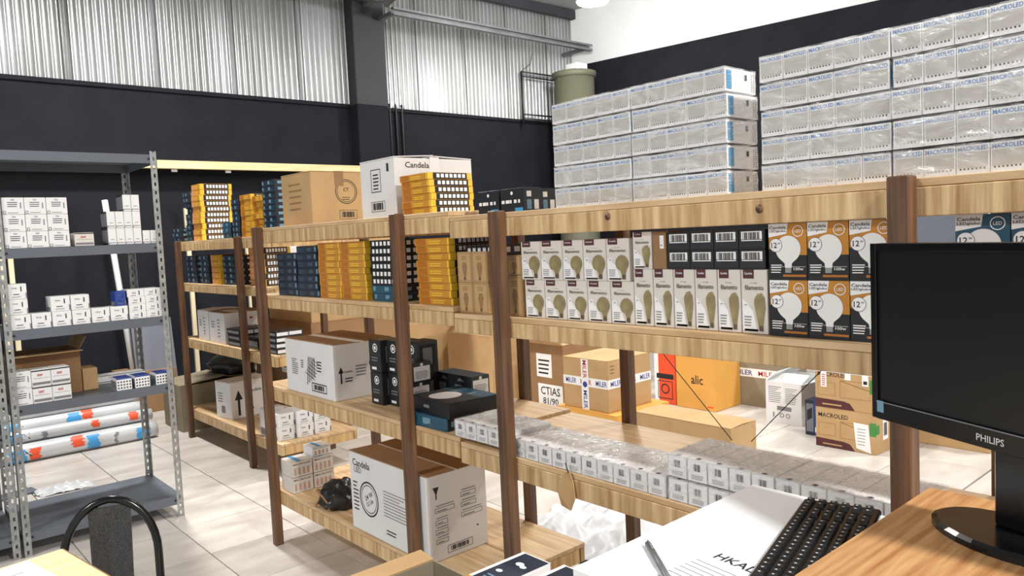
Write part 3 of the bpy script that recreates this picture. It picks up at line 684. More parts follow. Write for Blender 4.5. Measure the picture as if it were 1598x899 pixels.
def p_stripe(p):
    p.face('F'); p.rect(.03, .2, .97, .8, 'paper'); p.rect(.45, .2, .5, .8, 'greyink', 2); p.face('L'); p.rect(.05, .25, .95, .7, 'greyink')

# ------------------------------------------------------------------ stacks of flat boxes
BW = .225
def stack(kind, X0, pxl, py, z, n, h, where, dx=BW, dy=BW, jit=.006, gap=.0006, Y1=None, group=None, lean=0):
    """left picture edge pxl gives the far Y of the pile"""
    Y1 = OX(pxl, py, X0)[0] if Y1 is None else Y1
    mt, fn, col, nm = {'o': ('orange', p_orange, 'orange', 'flat_lamp_box'), 'n': ('navy', p_navy, 'blue', 'flat_lamp_box'), 'd': ('navy', p_dim, 'blue', 'flat_lamp_box'), 'k': ('black', p_blackwin, 'black', 'flat_lamp_box'), 't': ('teal', p_navy, 'teal', 'flat_lamp_box'), 's': ('black', p_stripe, 'black and white', 'flat_lamp_box')}[kind]
    for i in range(n):
        pos = 'top' if i == n-1 and n > 1 else ORD[i]
        lab = f'{col} flat box, {pos} one{"" if pos in ("top", "bottom") else " up"}, stack {where}'
        put_box(nm, lab, 'box', X0+random.uniform(0, jit), Y1-dy+random.uniform(-jit, 0)*.6+lean*i, z+i*(h+gap), dx, dy, h, mt, (('printed_sides', kind+('b' if h > .04 else ''), fn),), group or f'flat {col} boxes {where}', rz=R(random.uniform(-1.2, 1.2)), bev=.0015)
XS = 1.715
# main rack, second shelf
stack('d', XS, 433, 430, Z21, 6, .036, 'beside the end post')
stack('d', XS, 463.5, 430, Z21, 7, .0355, 'between blue and orange piles', dy=.22)
stack('o', XS, 497, 430, Z21, 9, .0286, 'beside the taller blue pile', dy=.212)
stack('o', XS, 531, 430, Z21, 9, .0286, 'next to the black windowed pile')
YB = OX(585, 430, XS)[0]
stack('t', XS, 585, 430, Z21, 2, .034, 'under the black windowed boxes', Y1=2.885, dy=.2)
stack('k', XS, 585, 430, Z21+.0695, 6, .0316, 'on two teal boxes by the post', Y1=2.885, dy=.2)
stack('o', XS, 637, 430, Z21, 9, .0283, 'by the kraft bulb boxes', Y1=2.54, jit=.012)
stack('k', XS+.035, 705, 430, Z22, 7, .0345, 'behind the kraft bulb boxes', Y1=2.255, dx=.3, dy=.2, jit=.002)
for k in range(2):
    for i in range(2):
        put_box('kraft_bulb_box', f'small kraft bulb box, {("lower", "upper")[i]} one {("beside orange pile", "beside the dark post")[k]}', 'box', 1.712, 2.172-k*.087, Z22+.0005+i*.1125, .03, .085, .112, 'kraft', (('printed_front', 'kb', p_kraftbulb),), 'kraft bulb boxes')
# main rack, top
carton('brown_carton', 'brown carton with a printed circle on the top shelf', 1.75, 3.46, ZT1, .31, .33, .262, 'kraft', prints=(('printed_sides', 'kc', p_kraftcircle),), tape='kraftdk')
carton('white_carton', 'tall white carton on the top shelf behind orange flat boxes', 1.75, 2.705, ZT1, .41, .28, .25, 'cartonwhite', prints=(('printed_sides', 'wt', p_whitetop),), tape='white', lift=3)
stack('o', 1.735, 632, 300, ZT1, 6, .0262, 'in front of the white carton', Y1=2.655, dx=.215, dy=.2, jit=.012)
for k, (ya, yb) in enumerate(((2.045, 2.165), (1.915, 2.04))):
    put_box('black_lamp_box', f'small black box with white dashes {("beside the orange stack", "behind the dark post")[k]} on top', 'box', 1.75, ya+.001, ZT2, .085, yb-ya-.002, .082, 'blackbox', (('printed_sides', 'bb', p_barblack),), 'black boxes on the top shelf')
put_box('black_lamp_box', 'small black box with white dashes next to the wrapped bundles', 'box', 1.84, 1.93, ZT2, .085, .1, .08, 'blackbox', (('printed_sides', 'bb', p_barblack),), 'black boxes on the top shelf')

# ------------------------------------------------------------------ shrink-wrapped bundles on top
def filmbox(x0, x1, y0, y1, z0, z1, mt='film', mtop=None, amp=.0016, nx=6, ny=14, nz=5, seed=0):
    rr = random.Random(seed); b = MB()
    def grid(P, U, V, N, nu, nv, mt=mt):
        vs = []; fs = []
        for j in range(nv+1):
            for i in range(nu+1):
                e = 0 if i in (0, nu) or j in (0, nv) else rr.uniform(0, amp)
                vs.append(Vector(P)+Vector(U)*(i/nu)+Vector(V)*(j/nv)+Vector(N)*e)
        for j in range(nv):
            for i in range(nu): a = j*(nu+1)+i; fs.append((a, a+1, a+nu+2, a+nu+1))
        b.add(vs, fs, mt, False)
    dx, dy, dz = x1-x0, y1-y0, z1-z0
    grid((x0, y1, z0), (0, -dy, 0), (0, 0, dz), (-1, 0, 0), ny, nz); grid((x0, y0, z0), (dx, 0, 0), (0, 0, dz), (0, -1, 0), nx, nz)
    grid((x0, y1, z1), (0, -dy, 0), (dx, 0, 0), (0, 0, 1), ny, nx, mtop or mt)
    b.add([(x1, y0, z0), (x1, y1, z0), (x1, y1, z1), (x1, y0, z1)], [(0, 1, 2, 3)], mt); b.add([(x0, y1, z0), (x0, y1, z1), (x1, y1, z1), (x1, y1, z0)], [(0, 1, 2, 3)], mt)
    return b
def bundle(x0, y0, z0, n, bw, bd, bh, lab, grp, fn_front, fkey, body, film_m, endfn=None, nm='wrapped_bundle', top=None, cat='bundle', seed=0):
    o = empty(nm, (x0, y0, z0)); tag(o, lab, cat, grp)
    for k in range(n):
        q = link('lamp_box', box_mesh(bd-.006, bw-.0015, bh-.006, body, top, .0015), o, (bd/2, bw*(k+.5), .001))
        add_print('printed_front', fkey, fn_front, bd-.006, bw-.0015, bh-.006, body, q)
        if endfn and k == 0: add_print('printed_end', fkey+'e', endfn, bd-.006, bw-.0015, bh-.006, body, q)
    part('plastic_film', filmbox(.0005, bd-.0005, .0003, n*bw-.0003, .0004, bh-.002, 'film' if film_m == 'filmtop' else film_m, film_m, seed=seed, ny=3*n), o)
    return o
colsB = [(1.425, 1.74, 'beside the small black boxes'), (1.108, 1.42, 'with bright open end'), (.702, 1.012, 'ending beside the dark post top'), (.388, .698, 'past the post above the monitor')]
for c, (ya, yb, wh) in enumerate(colsB):
    for r in range(5):
        bw = (yb-ya)/5
        bundle(1.722+random.uniform(0, .006), ya+random.uniform(-.002, .002), ZT2+.0005+r*.0660, 5, bw, .15, .0655,
               f'plastic-wrapped bundle of white bulb boxes, {(ORD[r]+" layer") if r in (0,4) else ORD[r]+" layer up"}, column {wh}', 'wrapped bundles of bulb boxes', p_macro, 'mac', 'macrobox', 'film', p_macroend, seed=c*7+r)

# ------------------------------------------------------------------ bulb boxes on the second shelf, right rack
XB = 1.7125
ys = [1.89, 1.795, 1.695, 1.605, 1.51, 1.42, 1.35, 1.28, 1.21, 1.14, 1.07, .995]
def at_front(name, lab, ya, yb, z, h, mt, key, fn, grp, d=.08, x=XB): return put_box(name, lab, 'box', x, yb+.001, z, d, ya-yb-.002, h, mt, (('printed_front', key, fn),), grp, bev=.0015)
bh = .1265
for k in range(5):
    at_front('round_bulb_box', f'pale box with round amber bulb picture, {NTH[k]} in lower row from kraft box', ys[k], ys[k+1], Z22+.0005, bh, 'bulbbox', 'rb', p_bulb(False), 'round filament bulb boxes')
    at_front('round_bulb_box', f'pale box with round amber bulb picture, {NTH[k]} in upper row from kraft box', ys[k]+.012, ys[k+1]+.012, Z22+.001+bh, bh, 'bulbbox', 'rb', p_bulb(False), 'round filament bulb boxes')
for k in range(6):
    at_front('long_bulb_box', f'pale box with long amber bulb picture, {NTH[k]} in row after the round bulbs', ys[5+k], ys[6+k], Z22+.0005, .163, 'bulbbox', 'lb', p_bulb(True), 'long filament bulb boxes')
at_front('long_bulb_box', 'pale box with long amber bulb picture lying on the row beside black boxes', 1.4195, 1.35, Z22+.164, .106, 'bulbbox', 'lb2', p_bulb(True), 'long filament bulb boxes')
at_front('bulb_box_end', 'dark brown bulb box showing its end beside the black barcode boxes', 1.348, 1.30, Z22+.164, .104, 'kraftdk', 'be', p_label, None)
for c in range(4):
    for r in range(2):
        at_front('black_barcode_box', f'black box with barcode label, {("lower", "upper")[r]} row, {NTH[c]} from the brown box', 1.297-c*.0745, 1.2225-c*.0745, Z22+.164+r*.0505, .05, 'blackbox', 'bk', p_blackbar, 'black barcode boxes', d=.12)
put_box('kraft_tube_box', 'tall kraft box beside the dark post with lamp outline', 'box', XB+.004, 1.908, Z22+.0005, .07, .075, .14, 'kraft', (('printed_front', 'kb', p_kraftbulb),))
put_box('kraft_tube_box', 'short kraft box on the tall kraft box by the post', 'box', XB+.004, 1.9065, Z22+.1415, .07, .075, .068, 'kraft', (('printed_front', 'kb', p_kraftbulb),))
for k in range(3):
    for r in range(2):
        at_front('globe_bulb_box', f'orange and black globe bulb box, {("lower", "upper")[r]} row, {("beside the long bulbs", "middle of three", "beside the dark post")[k]}', .990-k*.1, .890-k*.1, Z22+.0005+r*.1375, .137, 'black', 'gl', p_globe('goldprint'), 'orange globe bulb boxes', d=.1)
for k in range(2):
    at_front('globe_bulb_box', f'teal globe bulb box {("nearer to the dark post", "further from the dark post")[k]} behind the monitor', .575-k*.1, .475-k*.1, Z22+.1385, .137, 'black', 'gt', p_globe('teal'), 'teal globe bulb boxes', d=.1, x=XB+.01)
    at_front('globe_bulb_box', f'teal globe bulb box under another {("nearer to the dark post", "further from the dark post")[k]}', .575-k*.1, .475-k*.1, Z22+.0005, .137, 'black', 'gt', p_globe('teal'), 'teal globe bulb boxes', d=.1, x=XB+.01)

# ------------------------------------------------------------------ middle shelf
carton('white_carton', 'large white carton with brown flaps on the middle shelf', 1.695, 3.245, Z31, .33, .51, .275, 'cartonwhite', flap='kraftdk', prints=(('printed_sides', 'wm', p_whitemid),), lift=-2, along='Y', gap=.02)
lx = 1.80
for k, yy in enumerate((2.985, 2.88, 2.775)):
    for r in range(2):
        put_box('black_lamp_box', f'black lamp box with white ring, {("lower", "upper")[r]} row, {("beside the white carton", "middle column", "end of the pile")[k]}', 'box', lx+.03*k+.2*0, yy, Z31+.0005+r*.15, .11, .1, .149, 'blackbox', (('printed_sides', 'lmp', p_lampbox),), 'black lamp boxes with rings')
for k, (xx, yy, zz, dx, dy, dz, wh) in enumerate(((1.76, 2.70, 0, .12, .07, .055, 'lowest of the small pile'), (1.765, 2.695, .0555, .1, .075, .085, 'second of the small pile'), (1.77, 2.69, .141, .1, .08, .085, 'top of the small pile'), (1.962, 2.55, .0, .09, .22, .07, 'under the long one'), (1.960, 2.53, .0705, .1, .26, .085, 'longest, lying on another'))):
    put_box('black_spot_box', f'small black box with white end label, {wh}', 'box', xx, yy, Z31+.0005+zz, dx, dy, dz, 'blackbox', (('printed_sides', 'spl', p_lamplab),), 'small black spotlight boxes')
put_box('flat_ceiling_lamp_box', 'flat teal box under the black one with white disc', 'box', 1.692, 2.37, Z31, .20, .30, .05, 'teal', (('printed_sides', 'nv', p_navy),), rz=R(4))
put_box('flat_ceiling_lamp_box', 'flat black box with white disc lying on the teal box', 'box', 1.712, 2.345, Z31+.0505, .242, .28, .06, 'black', (('printed_top', 'bf', p_bigflat),), rz=R(-3))
pw = .0655
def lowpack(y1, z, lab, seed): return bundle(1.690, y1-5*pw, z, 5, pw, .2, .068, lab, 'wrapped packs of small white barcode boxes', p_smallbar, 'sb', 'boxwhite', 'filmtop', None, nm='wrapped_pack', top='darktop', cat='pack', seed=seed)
for k in range(3): lowpack(2.30-k*5.03*pw, Z32+.0005 if k else Z31+.0005, f'wrapped pack of small white barcode boxes on middle shelf, {("beside flat black box", "in the middle of the row", "next to the two-layer pile")[k]}', k)
for k in range(2):
    for r in range(2): lowpack(1.305-k*5.03*pw, Z32+.0005+r*.0685, f'wrapped pack of small white barcode boxes, {("lower", "upper")[r]} layer, {("after the single row", "by the post behind the counter")[k]}', 10+k*2+r)
# torn paper hanging from the middle fascia
yk, zk = OX(885, 755, 1.66)
b = MB(); rr = random.Random(2)
pts = [(0, .035), (.02, .03), (.045, .0), (.055, -.045), (.045, -.085), (.0, -.09), (-.02, -.05), (-.012, 0)]
b.add([(1.672+.003*math.sin(k*2), yk+a, zk+c) for k, (a, c) in enumerate(pts)]+[(1.676+.003*math.sin(k*2), yk+a, zk+c) for k, (a, c) in enumerate(pts)], [tuple(range(8)), tuple(range(15, 7, -1))]+[(k, (k+1) % 8, 8+(k+1) % 8, 8+k) for k in range(8)], 'kraft')
o = link('torn_tag', b.mesh('tag')); tag(o, 'torn kraft paper tag hanging from the middle shelf edge', 'tag')
part('string', MB().tube([(1.673, yk+.005, zk+.03), (1.676, yk+.02, zk+.06)], .002, 'ink', 6), o)

# ------------------------------------------------------------------ bottom shelf of the left rack
for k in range(2):
    for r in range(2):
        put_box('bulb_pack', f'small white bulb pack, {("lower", "upper")[r]}, {("at the shelf front", "behind the front pair")[k]}', 'pack', 1.70+k*.125, 3.79, Z4+.0005+r*.085, .12, .13, .084, 'bulbbox', (('printed_sides', 'mp', p_macropack),), 'small bulb packs on bottom shelf')
put_box('bulb_pack', 'small white bulb pack lying alone on top of four others', 'pack', 1.83, 3.80, Z4+.171, .11, .11, .05, 'boxwhite', (('printed_sides', 'mp', p_macropack),), 'small bulb packs on bottom shelf')
b = bmesh.new(); bmesh.ops.create_icosphere(b, subdivisions=4, radius=1)
from mathutils import noise as NZ
for v in b.verts:
    n = v.co.normalized(); f = 1+.22*NZ.noise(n*2.3)+.09*NZ.noise(n*6); z = max(n.z*f, -.55)
    v.co = Vector((n.x*f*.10, n.y*f*.105, (z+.55)*.085))
me = bpy.data.meshes.new('bag'); b.to_mesh(me); b.free(); me.materials.append(M['bagblack'])
for p in me.polygons: p.use_smooth = True
o = link('black_bag', me, None, (1.795, 3.44, Z4+.0008)); tag(o, 'crumpled black plastic bag on the bottom shelf', 'bag')
part('drawstring', MB().tube([(-.11+.02*math.sin(t*.9), .06-.012*t, .01+.10*math.sin(t*.35)) for t in range(10)], .005, 'kraftdk', 6), o)
carton('white_carton', 'big white carton with brown flaps on the bottom shelf', 1.69, 2.515, Z4, .31, .62, .365, 'cartonwhite', flap='kraftdk', prints=(('printed_sides', 'cd', p_candela),), lift=-1.5, gap=.012)
#==THINGS2
# ------------------------------------------------------------------ rack by the wall
X3 = FX+.029
def fY(px, py): return OX(px, py, X3)[0]
h3 = .0455
stack('n', X3, 268, 360, ZF[0], 3, .04, 'at the wall end of the wall rack top', dy=.2, jit=.02)
stack('n', X3+.03, 280, 330, ZF[0], 9, .046, 'leaning on the tall orange pile', dx=.2, dy=.14, jit=.03, Y1=fY(281, 330))
stack('o', X3, 298, 330, ZF[0], 10, h3, 'tallest on the wall rack', dy=.2, dx=.26, jit=.015, Y1=fY(298, 330))
stack('t', X3, 341, 355, ZF[0], 3, .04, 'between two tall wall-rack piles', dy=.17, Y1=fY(346, 355))
stack('n', X3, 361, 340, ZF[0], 7, .04, 'behind the end post of wall rack', dy=.14, Y1=fY(361, 340))
stack('o', X3, 375, 330, ZF[0], 8, .0375, 'behind the wall rack end post', dy=.2, Y1=fY(375, 330))
stack('o', X3+.0, 395, 325, ZF[0], 7, .04, 'leaning by the brown carton', dy=.17, Y1=fY(375, 330)-.21, jit=.02)
stack('n', X3, 411, 320, ZF[0], 9, .041, 'at the open end of the wall rack top', dy=.2, Y1=fY(375, 330)-.395)
stack('n', X3, 291, 415, ZF[1], 5, .046, 'on the wall rack second shelf beside post', dy=.22)
stack('n', X3, 310, 415, ZF[1], 5, .046, 'on the wall rack second shelf by orange', dy=.2, Y1=fY(310, 415)-.02)
stack('o', X3, 328, 415, ZF[1], 5, .046, 'on the wall rack second shelf between blues', dy=.19, Y1=fY(329, 415))
stack('n', X3, 347, 415, ZF[1], 5, .044, 'on the wall rack second shelf near end post', dy=.24, Y1=fY(348, 415))
stack('o', X3, 389, 420, ZF[1], 6, .045, 'at the open end, wall rack second shelf', dy=.21, Y1=fY(389, 420))
for k, (ya, dy) in enumerate(((6.36, .24), (6.0, .34))):
    carton('white_carton', ('small white carton beside the wall rack end post', 'wider white carton with dark flap on the wall rack')[k], X3+.01, ya, ZF[2], .3 if k == 0 else .34, dy, .25, 'cartonwhite', flap='kraftdk' if k else None, prints=(('printed_sides', 'wp', p_whiteplain),), lift=-3 if k else 4)
stack('s', X3, 350, 525, ZF[2], 3, .045, 'in front of white cartons', dy=.24, Y1=5.93, dx=.24)
put_box('black_case', 'black case lying by the striped boxes on the wall rack', 'case', X3+.02, 5.39, ZF[2], .3, .26, .09, 'gloss', (('printed_side', 'ps', p_stripe),), bev=.012)
stack('s', X3, 350, 525, ZF[2], 4, .04, 'ending the wall rack third shelf', dy=.2, Y1=5.24, dx=.2)
carton('white_carton', 'white carton with a tall black arrow on the low wall-rack shelf', X3+.02, FL(352, 656, ZF[3])[1]-.02, ZF[3], .38, .24, .30, 'cartonwhite', prints=(('printed_sides', 'ab', p_arrowbox),), rz=R(8), tape='white')
for k in range(3):
    for r in range(2):
        put_box('small_white_box', f'small plain white box, {("lower", "upper")[r]}, {("by post", "middle", "open end")[k]}, end of low wall-rack shelf', 'box', X3+k*.135, 5.10-(.0 if k == 0 else .02), ZF[3]+.0005+r*.0955, .128, .2, .095, 'boxwhite', (('printed_sides', 'ww', p_white2),), 'small white boxes on the low wall-rack shelf')
put_box('small_white_box', 'small white box behind the others by the wall rack post', 'box', X3+.0, 5.31, ZF[3]+.0005, .15, .1, .2, 'boxwhite', (('printed_sides', 'ww', p_white2),), 'small white boxes on the low wall-rack shelf')
# big cartons behind the wall rack
carton('tall_brown_carton', 'tall brown carton standing behind the wall rack', 2.95, 6.0, 0, 1.0, .9, .95, 'kraftdk', prints=(('printed_sides', 'sk', p_sticker),))
carton('tall_brown_carton', 'brown carton stacked on top of the tall one behind wall rack', 2.97, 6.02, .9505, .95, .85, .80, 'kraft', prints=(('printed_sides', 'lb_', p_label),))
carton('floor_carton', 'grey-brown carton on the floor between metal rack and wall rack', 2.16, 7.02, 0, .85, .5, .42, 'kraftgrey', lift=5)
carton('floor_carton', 'brown carton on the floor against the black wall', 2.0, 8.2, 0, .5, .45, .42, 'kraftdk', prints=(('printed_sides', 'lb2', p_label),))
b = bmesh.new(); bmesh.ops.create_icosphere(b, subdivisions=3, radius=1)
for v in b.verts:
    n = v.co.normalized(); f = 1+.3*NZ.noise(n*2.1+Vector((4, 1, 2))); v.co = Vector((n.x*f*.2, n.y*f*.24, max(n.z*f, -.5)*.13+.065))
me = bpy.data.meshes.new('bag'); b.to_mesh(me); b.free(); me.materials.append(M['bagblack'])
for p in me.polygons: p.use_smooth = True
o = link('black_bag', me, None, (2.72, 7.24, .437)); tag(o, 'black plastic bag lying on the grey-brown carton behind wall rack', 'bag')

# ------------------------------------------------------------------ metal rack contents
MF = MY0+.012
def mrow(px, py): return OY(px, py, MF)[0]
z = MZ[1]; bw, bh_, bd = .101, .0905, .12
names_r = ('bottom row', 'middle row', 'top row'); names_c = ('by the post', 'in the middle', 'at the open side')
for c in range(3):
    for r in range(3):
        put_box('white_lamp_box', f'small white lamp box, {names_r[r]}, {names_c[c]}, block of nine on upper shelf', 'box', .655+c*(bw+.0015)-.0, MF, z+.0005+r*(bh_+.0006), bw, bd, bh_, 'boxwhite', (('printed_sides', 'w1', p_white),), 'block of nine white boxes')
put_box('cream_lamp_box', 'single low cream box standing alone on the metal shelf', 'box', .985, MF, z+.0005, .097, bd, .075, 'bulbbox', (('printed_sides', 'rl', p_redline),))
sw, sh = .0445, .0955
x0 = 1.155
lay = [(0, 0), (1, 0), (2, 0), (3, 0), (0, 1), (1, 1), (2, 1), (3, 1), (2, 2), (3, 2)]
for (c, r) in lay:
    put_box('slim_white_box', f'slim white box, {names_r[r]}, {NTH[c]} from open side, stepped stack on metal shelf', 'box', x0+c*(sw+.001), MF, z+.0005+r*(sh+.0006), sw, .13, sh, 'boxwhite', (('printed_sides', 'sl', p_slim),), 'stepped stack of slim white boxes', bev=.0015)
for c in range(2): put_box('slim_white_box', f'slim low white box beside the metal post, {("next to the stack", "touching the post")[c]}', 'box', x0+.186+c*.0425, MF, z+.0005, .041, .13, .078, 'boxwhite', (('printed_sides', 'sl', p_slim),), 'stepped stack of slim white boxes', bev=.0015)
# third shelf
z = MZ[2]; bw, bh_ = .094, .083
for c in range(6): put_box('white_bulb_box', f'white bulb box in the long bottom row, {NTH[c]} along from the slotted post', 'box', .655+.0-.008+c*(bw+.0035), MF, z+.0005, bw, .12, bh_, 'boxwhite', (('printed_sides', 'w2', p_white2),), 'row of white bulb boxes')
for r in (1, 2): put_box('white_bulb_box', f'white bulb box, {("", "second", "third")[r]} high in the column by the post', 'box', .645, MF, z+.0005+r*(bh_+.0006), bw-.006, .12, bh_, 'boxwhite', (('printed_sides', 'w2', p_white2),), 'row of white bulb boxes')
for c in (2, 3): put_box('white_bulb_box', f'white bulb box sitting on the row, {("", "", "nearer the column", "nearer the thin boxes")[c]}', 'box', .647+c*(bw+.0035)-.002, MF, z+.0005+bh_+.0006, bw, .13, bh_, 'boxwhite', (('printed_sides', 'w2', p_white2),), 'row of white bulb boxes')
for c in range(2):
    for r in range(4): put_box('thin_white_box', f'thin white box, {ORD[r]} in the {("first", "second")[c]} pile of four', 'box', 1.236-.0+c*.0935-.005*(r > 2), MF, z+.0005+r*.0435, .092, .13, .043, 'boxwhite', (('printed_sides', 'tw', p_thinwhite),), 'thin white boxes', bev=.0015)
for r in range(2): put_box('thin_white_box', f'thin white box of the pair by the slotted post, {("lower", "upper")[r]}', 'box', 1.424-.001, MF+.05, z+.0005+r*.0435, .018+.0, .1, .043, 'boxwhite', (('printed_sides', 'tw', p_thinwhite),), 'thin white boxes', bev=.0015)
put_box('blue_small_box', 'small blue and white box behind the thin white pile', 'box', 1.165, MF+.002, z+.0005+bh_+.001, .058, .1, .085, 'blue', (('printed_sides', 'w2', p_white2),))
# fourth shelf
z = MZ[3]; bw, bh_ = .092, .092
for c in range(3):
    for r in range(2): put_box('white_red_box', f'white box with thin red print, {("lower", "upper")[r]}, {("beside the post", "middle", "open side")[c]} of six', 'box', .655-.03+c*(bw+.0015), MF, z+.0005+r*(bh_+.0006), bw, .12, bh_, 'boxwhite', (('printed_sides', 'w1' if c == 0 else 'rl', p_white if c == 0 else p_redline),), 'six white boxes on lower metal shelf')
open_carton('open_carton', 'open brown carton with raised flap behind the small white boxes', .64, MF+.2, z+.0005, .36, .3, .25, 'kraftdk', 'kraft', (('-y', 178, .09), ('+x', 120, .08)))
put_box('brown_box', 'small brown box beside the open carton on the metal shelf', 'box', 1.005, MF+.2, z+.0005, .08, .15, .13, 'kraft', ())
for k, xx in enumerate((1.135, 1.235, 1.352)):
    put_box('blue_top_box', f'small white box with blue top and grey dots, {("first from the flat strip", "middle of three", "beside the slotted post")[k]}', 'box', xx, MF, z+.0005, .083, .12, .072, 'boxwhite', (('printed_sides', 'dt', p_dots),), 'blue-topped dotted boxes')
put_box('flat_white_strip', 'long flat white carton lying at the back of the metal shelf', 'box', 1.09, MF+.36, z+.0005, .3, .1, .05, 'boxwhite', (('printed_sides', 'tw', p_redline),))
# wrapped rolls behind the metal rack
def roll(label, x0, x1, y, z, r, marks, txt=None, tilt=0):
    o = empty('wrapped_roll', (x0, y, z)); tag(o, label, 'roll', 'wrapped rolls on the floor'); L = x1-x0
    rr = random.Random(int(z*1000)); n = 18
    part('tube_body', MB().tube([(L*k/n, 0, 0) for k in range(n+1)], [r*(.93 if k in (0, n) else 1) for k in range(n+1)], 'plastic', 18), o)
    for (a, b_, mt) in marks:
        vs = []; fs = []; na = 10; a0 = rr.uniform(-70, -10); a1 = a0+rr.uniform(70, 120)
        for e in (0, .5, 1):
            for q in range(na+1):
                t = R(a0+(a1-a0)*q/na); jt = rr.uniform(-.012, .012)*L if e != .5 else 0
                vs.append((L*(a+(b_-a)*e)+jt, -r*1.012*math.cos(t), r*1.012*math.sin(t)))
        for e in range(2):
            for q in range(na): s_ = e*(na+1)+q; fs.append((s_, s_+1, s_+na+2, s_+na+1))
        part('colour_patch', MB().add(vs, fs, mt, True), o)
    if txt:
        vs, fs, xa, xb, ya, yb = text_mesh(txt); k = L*.2/(xb-xa)
        out = []
        for v in vs:
            t = (v.y)*k/(r*1.02); out.append((L*.13+v.x*k, -r*1.016*math.cos(t), r*1.016*math.sin(t)))
        part('printed_name', MB().add(out, fs, 'ink'), o)
    if tilt: o.rotation_euler = (0, 0, R(tilt))
roll('white wrapped roll lying lowest with orange and blue patches', .72, 1.96, 7.10, .0725, .072, ((.1, .2, 'cyan'), (.22, .28, 'redor'), (.46, .53, 'redor'), (.55, .62, 'cyan'), (.72, .74, 'greyink'), (.86, .94, 'cyan')), 'KAIZEN')
roll('grey wrapped roll on the floor hidden behind the lowest', .71, 1.92, 7.262, .0855, .085, ())
roll('thin white wrapped roll resting on the lowest rolls', .74, 1.95, 7.178, .1925, .05, ((.08, .18, 'cyan'), (.3, .33, 'greyink'), (.6, .65, 'redor'), (.84, .9, 'redor')), 'KAIZEN')
roll('cream wrapped roll printed with name resting behind thin one', .72, 1.90, 7.300, .2365, .066, ((.0, .1, 'kraft'), (.12, .2, 'cyan'), (.5, .58, 'cyan'), (.6, .66, 'redor')), 'KAIZEN')
roll('grey wrapped roll on the floor at the very back', .70, 1.9, 7.46, .1105, .11, ())
roll('silver wrapped roll lying topmost in the pile', .70, 1.88, 7.345, .345, .05, ())
roll('dull silver roll behind the cream roll', .70, 1.84, 7.44, .279, .058, ())
# bubble wrap scrap, dark offcut
def sheet(name, label, cat, cx, cy, sx, sy, amp, mt, seed, n=22, z=0.0, rot=0):
    vs = []; fs = []; rr = Vector((seed*3.1, seed*1.7, 0))
    for j in range(n+1):
        for i in range(n+1):
            u, v = i/n*2-1, j/n*2-1; e = max(0, 1-(abs(u)**3+abs(v)**3)*.6)
            q = Vector((u*2.2, v*2.2, 0))+rr; k = 1+.22*NZ.noise(q*.8)
            hgt = (abs(NZ.noise(q*1.3))*1.3+abs(NZ.noise(q*3.1))*.5)*amp*e
            vs.append((u*sx*k, v*sy*k, hgt+.002))
    for j in range(n):
        for i in range(n): a = j*(n+1)+i; fs.append((a, a+1, a+n+2, a+n+1))
    o = link(name, MB().add(vs, fs, mt, True).mesh(name), None, (cx, cy, z), rot); tag(o, label, cat); return o
sheet('bubble_wrap', 'crumpled clear bubble wrap scrap on the floor tiles', 'bubble wrap', 1.04, 6.03, .17, .10, .05, 'plastic', 2)
sheet('plastic_sheet', 'crumpled white plastic sheet spread on floor behind the rack', 'plastic sheet', 2.98, 2.72, .36, .44, .10, 'plastic', 5, n=30)
o = put_box('dark_offcut', 'dark grey flat offcut lying on the floor beside bubble wrap', 'offcut', .66, 6.08, 0, .22, .12, .018, 'shelfgrey', (), rz=R(10))

# ------------------------------------------------------------------ cartons on the floor behind the rack
carton('floor_carton', 'plain carton on the floor under the tape-wrapped carton', 4.12, 3.62, 0, .62, .62, .275, 'kraftlit')  # plain kraft, its warm light painted in
carton('taped_carton', 'brown carton crossed with printed white tape bands', 4.15, 3.72, .276, .5, .46, .39, 'kraft', prints=(('printed_tape', 'ml', p_miler),), flap='kraft')
carton('long_carton', 'long low brown carton lying in front of the worded one', 3.76, 2.44, 0, .27, .70, .45, 'kraft', rz=R(0), lift=3)
carton('orange_or_lit_carton', 'square kraft carton with warm light in its colour and a short black word', 5.6, 3.78, 0, .4, .41, .48, 'kraftlit', prints=(('printed_side', 'al', p_alic),))  # kraft carton too; the orange is light painted into the board
carton('orange_or_lit_carton', 'narrow dark orange carton beside the worded carton', 5.62, 4.21, 0, .35, .24, .47, 'redor', prints=(('printed_side', 'oc', p_orcarton),))
open_carton('white_open_carton', 'white open carton with printed text panel on the floor', 5.6, 2.985, 0, .5, .31, .335, 'white', 'white', (('-x', 20, .15), ('+y', 40, .14), ('-y', 160, .12)), prints=(('printed_side', 'sp', p_spec),))
put_box('photo_box', 'blue photo-printed lamp box between white and brown cartons', 'box', 5.42, 2.72, 0, .18, .14, .27, 'navy', (('printed_side', 'ph', p_photo),))
carton('lamp_carton', 'lower brown carton with green mark and white sheet stuck on', 5.2, 2.235, 0, .42, .43, .288, 'kraft', prints=(('printed_sides', 'mc0', p_macrocarton(False)),))
carton('lamp_carton', 'upper brown carton with green mark and printed white tape', 5.2, 2.23, .2885, .42, .435, .30, 'kraft', prints=(('printed_sides', 'mc1', p_macrocarton(True)),))
carton('floor_carton', 'grey carton with tape band behind the white open carton', 6.0, 3.38, 0, .45, .52, .55, 'kraftgrey', prints=(('printed_tape', 'mb', p_milerband),))
carton('floor_carton', 'tall pale carton behind the worded carton', 6.5, 4.12, 0, .5, .42, .62, 'kraftgrey')
open_carton('open_carton', 'open brown carton with white flap close behind worded carton', 6.05, 4.02, 0, .26, .18, .50, 'kraftgrey', 'white', (('-x', 75, .2),))
carton('floor_carton', 'brown carton with a white label near the counter end', 5.7, 1.70, 0, .4, .50, .38, 'kraft', prints=(('printed_label', 'lbx', p_label),))
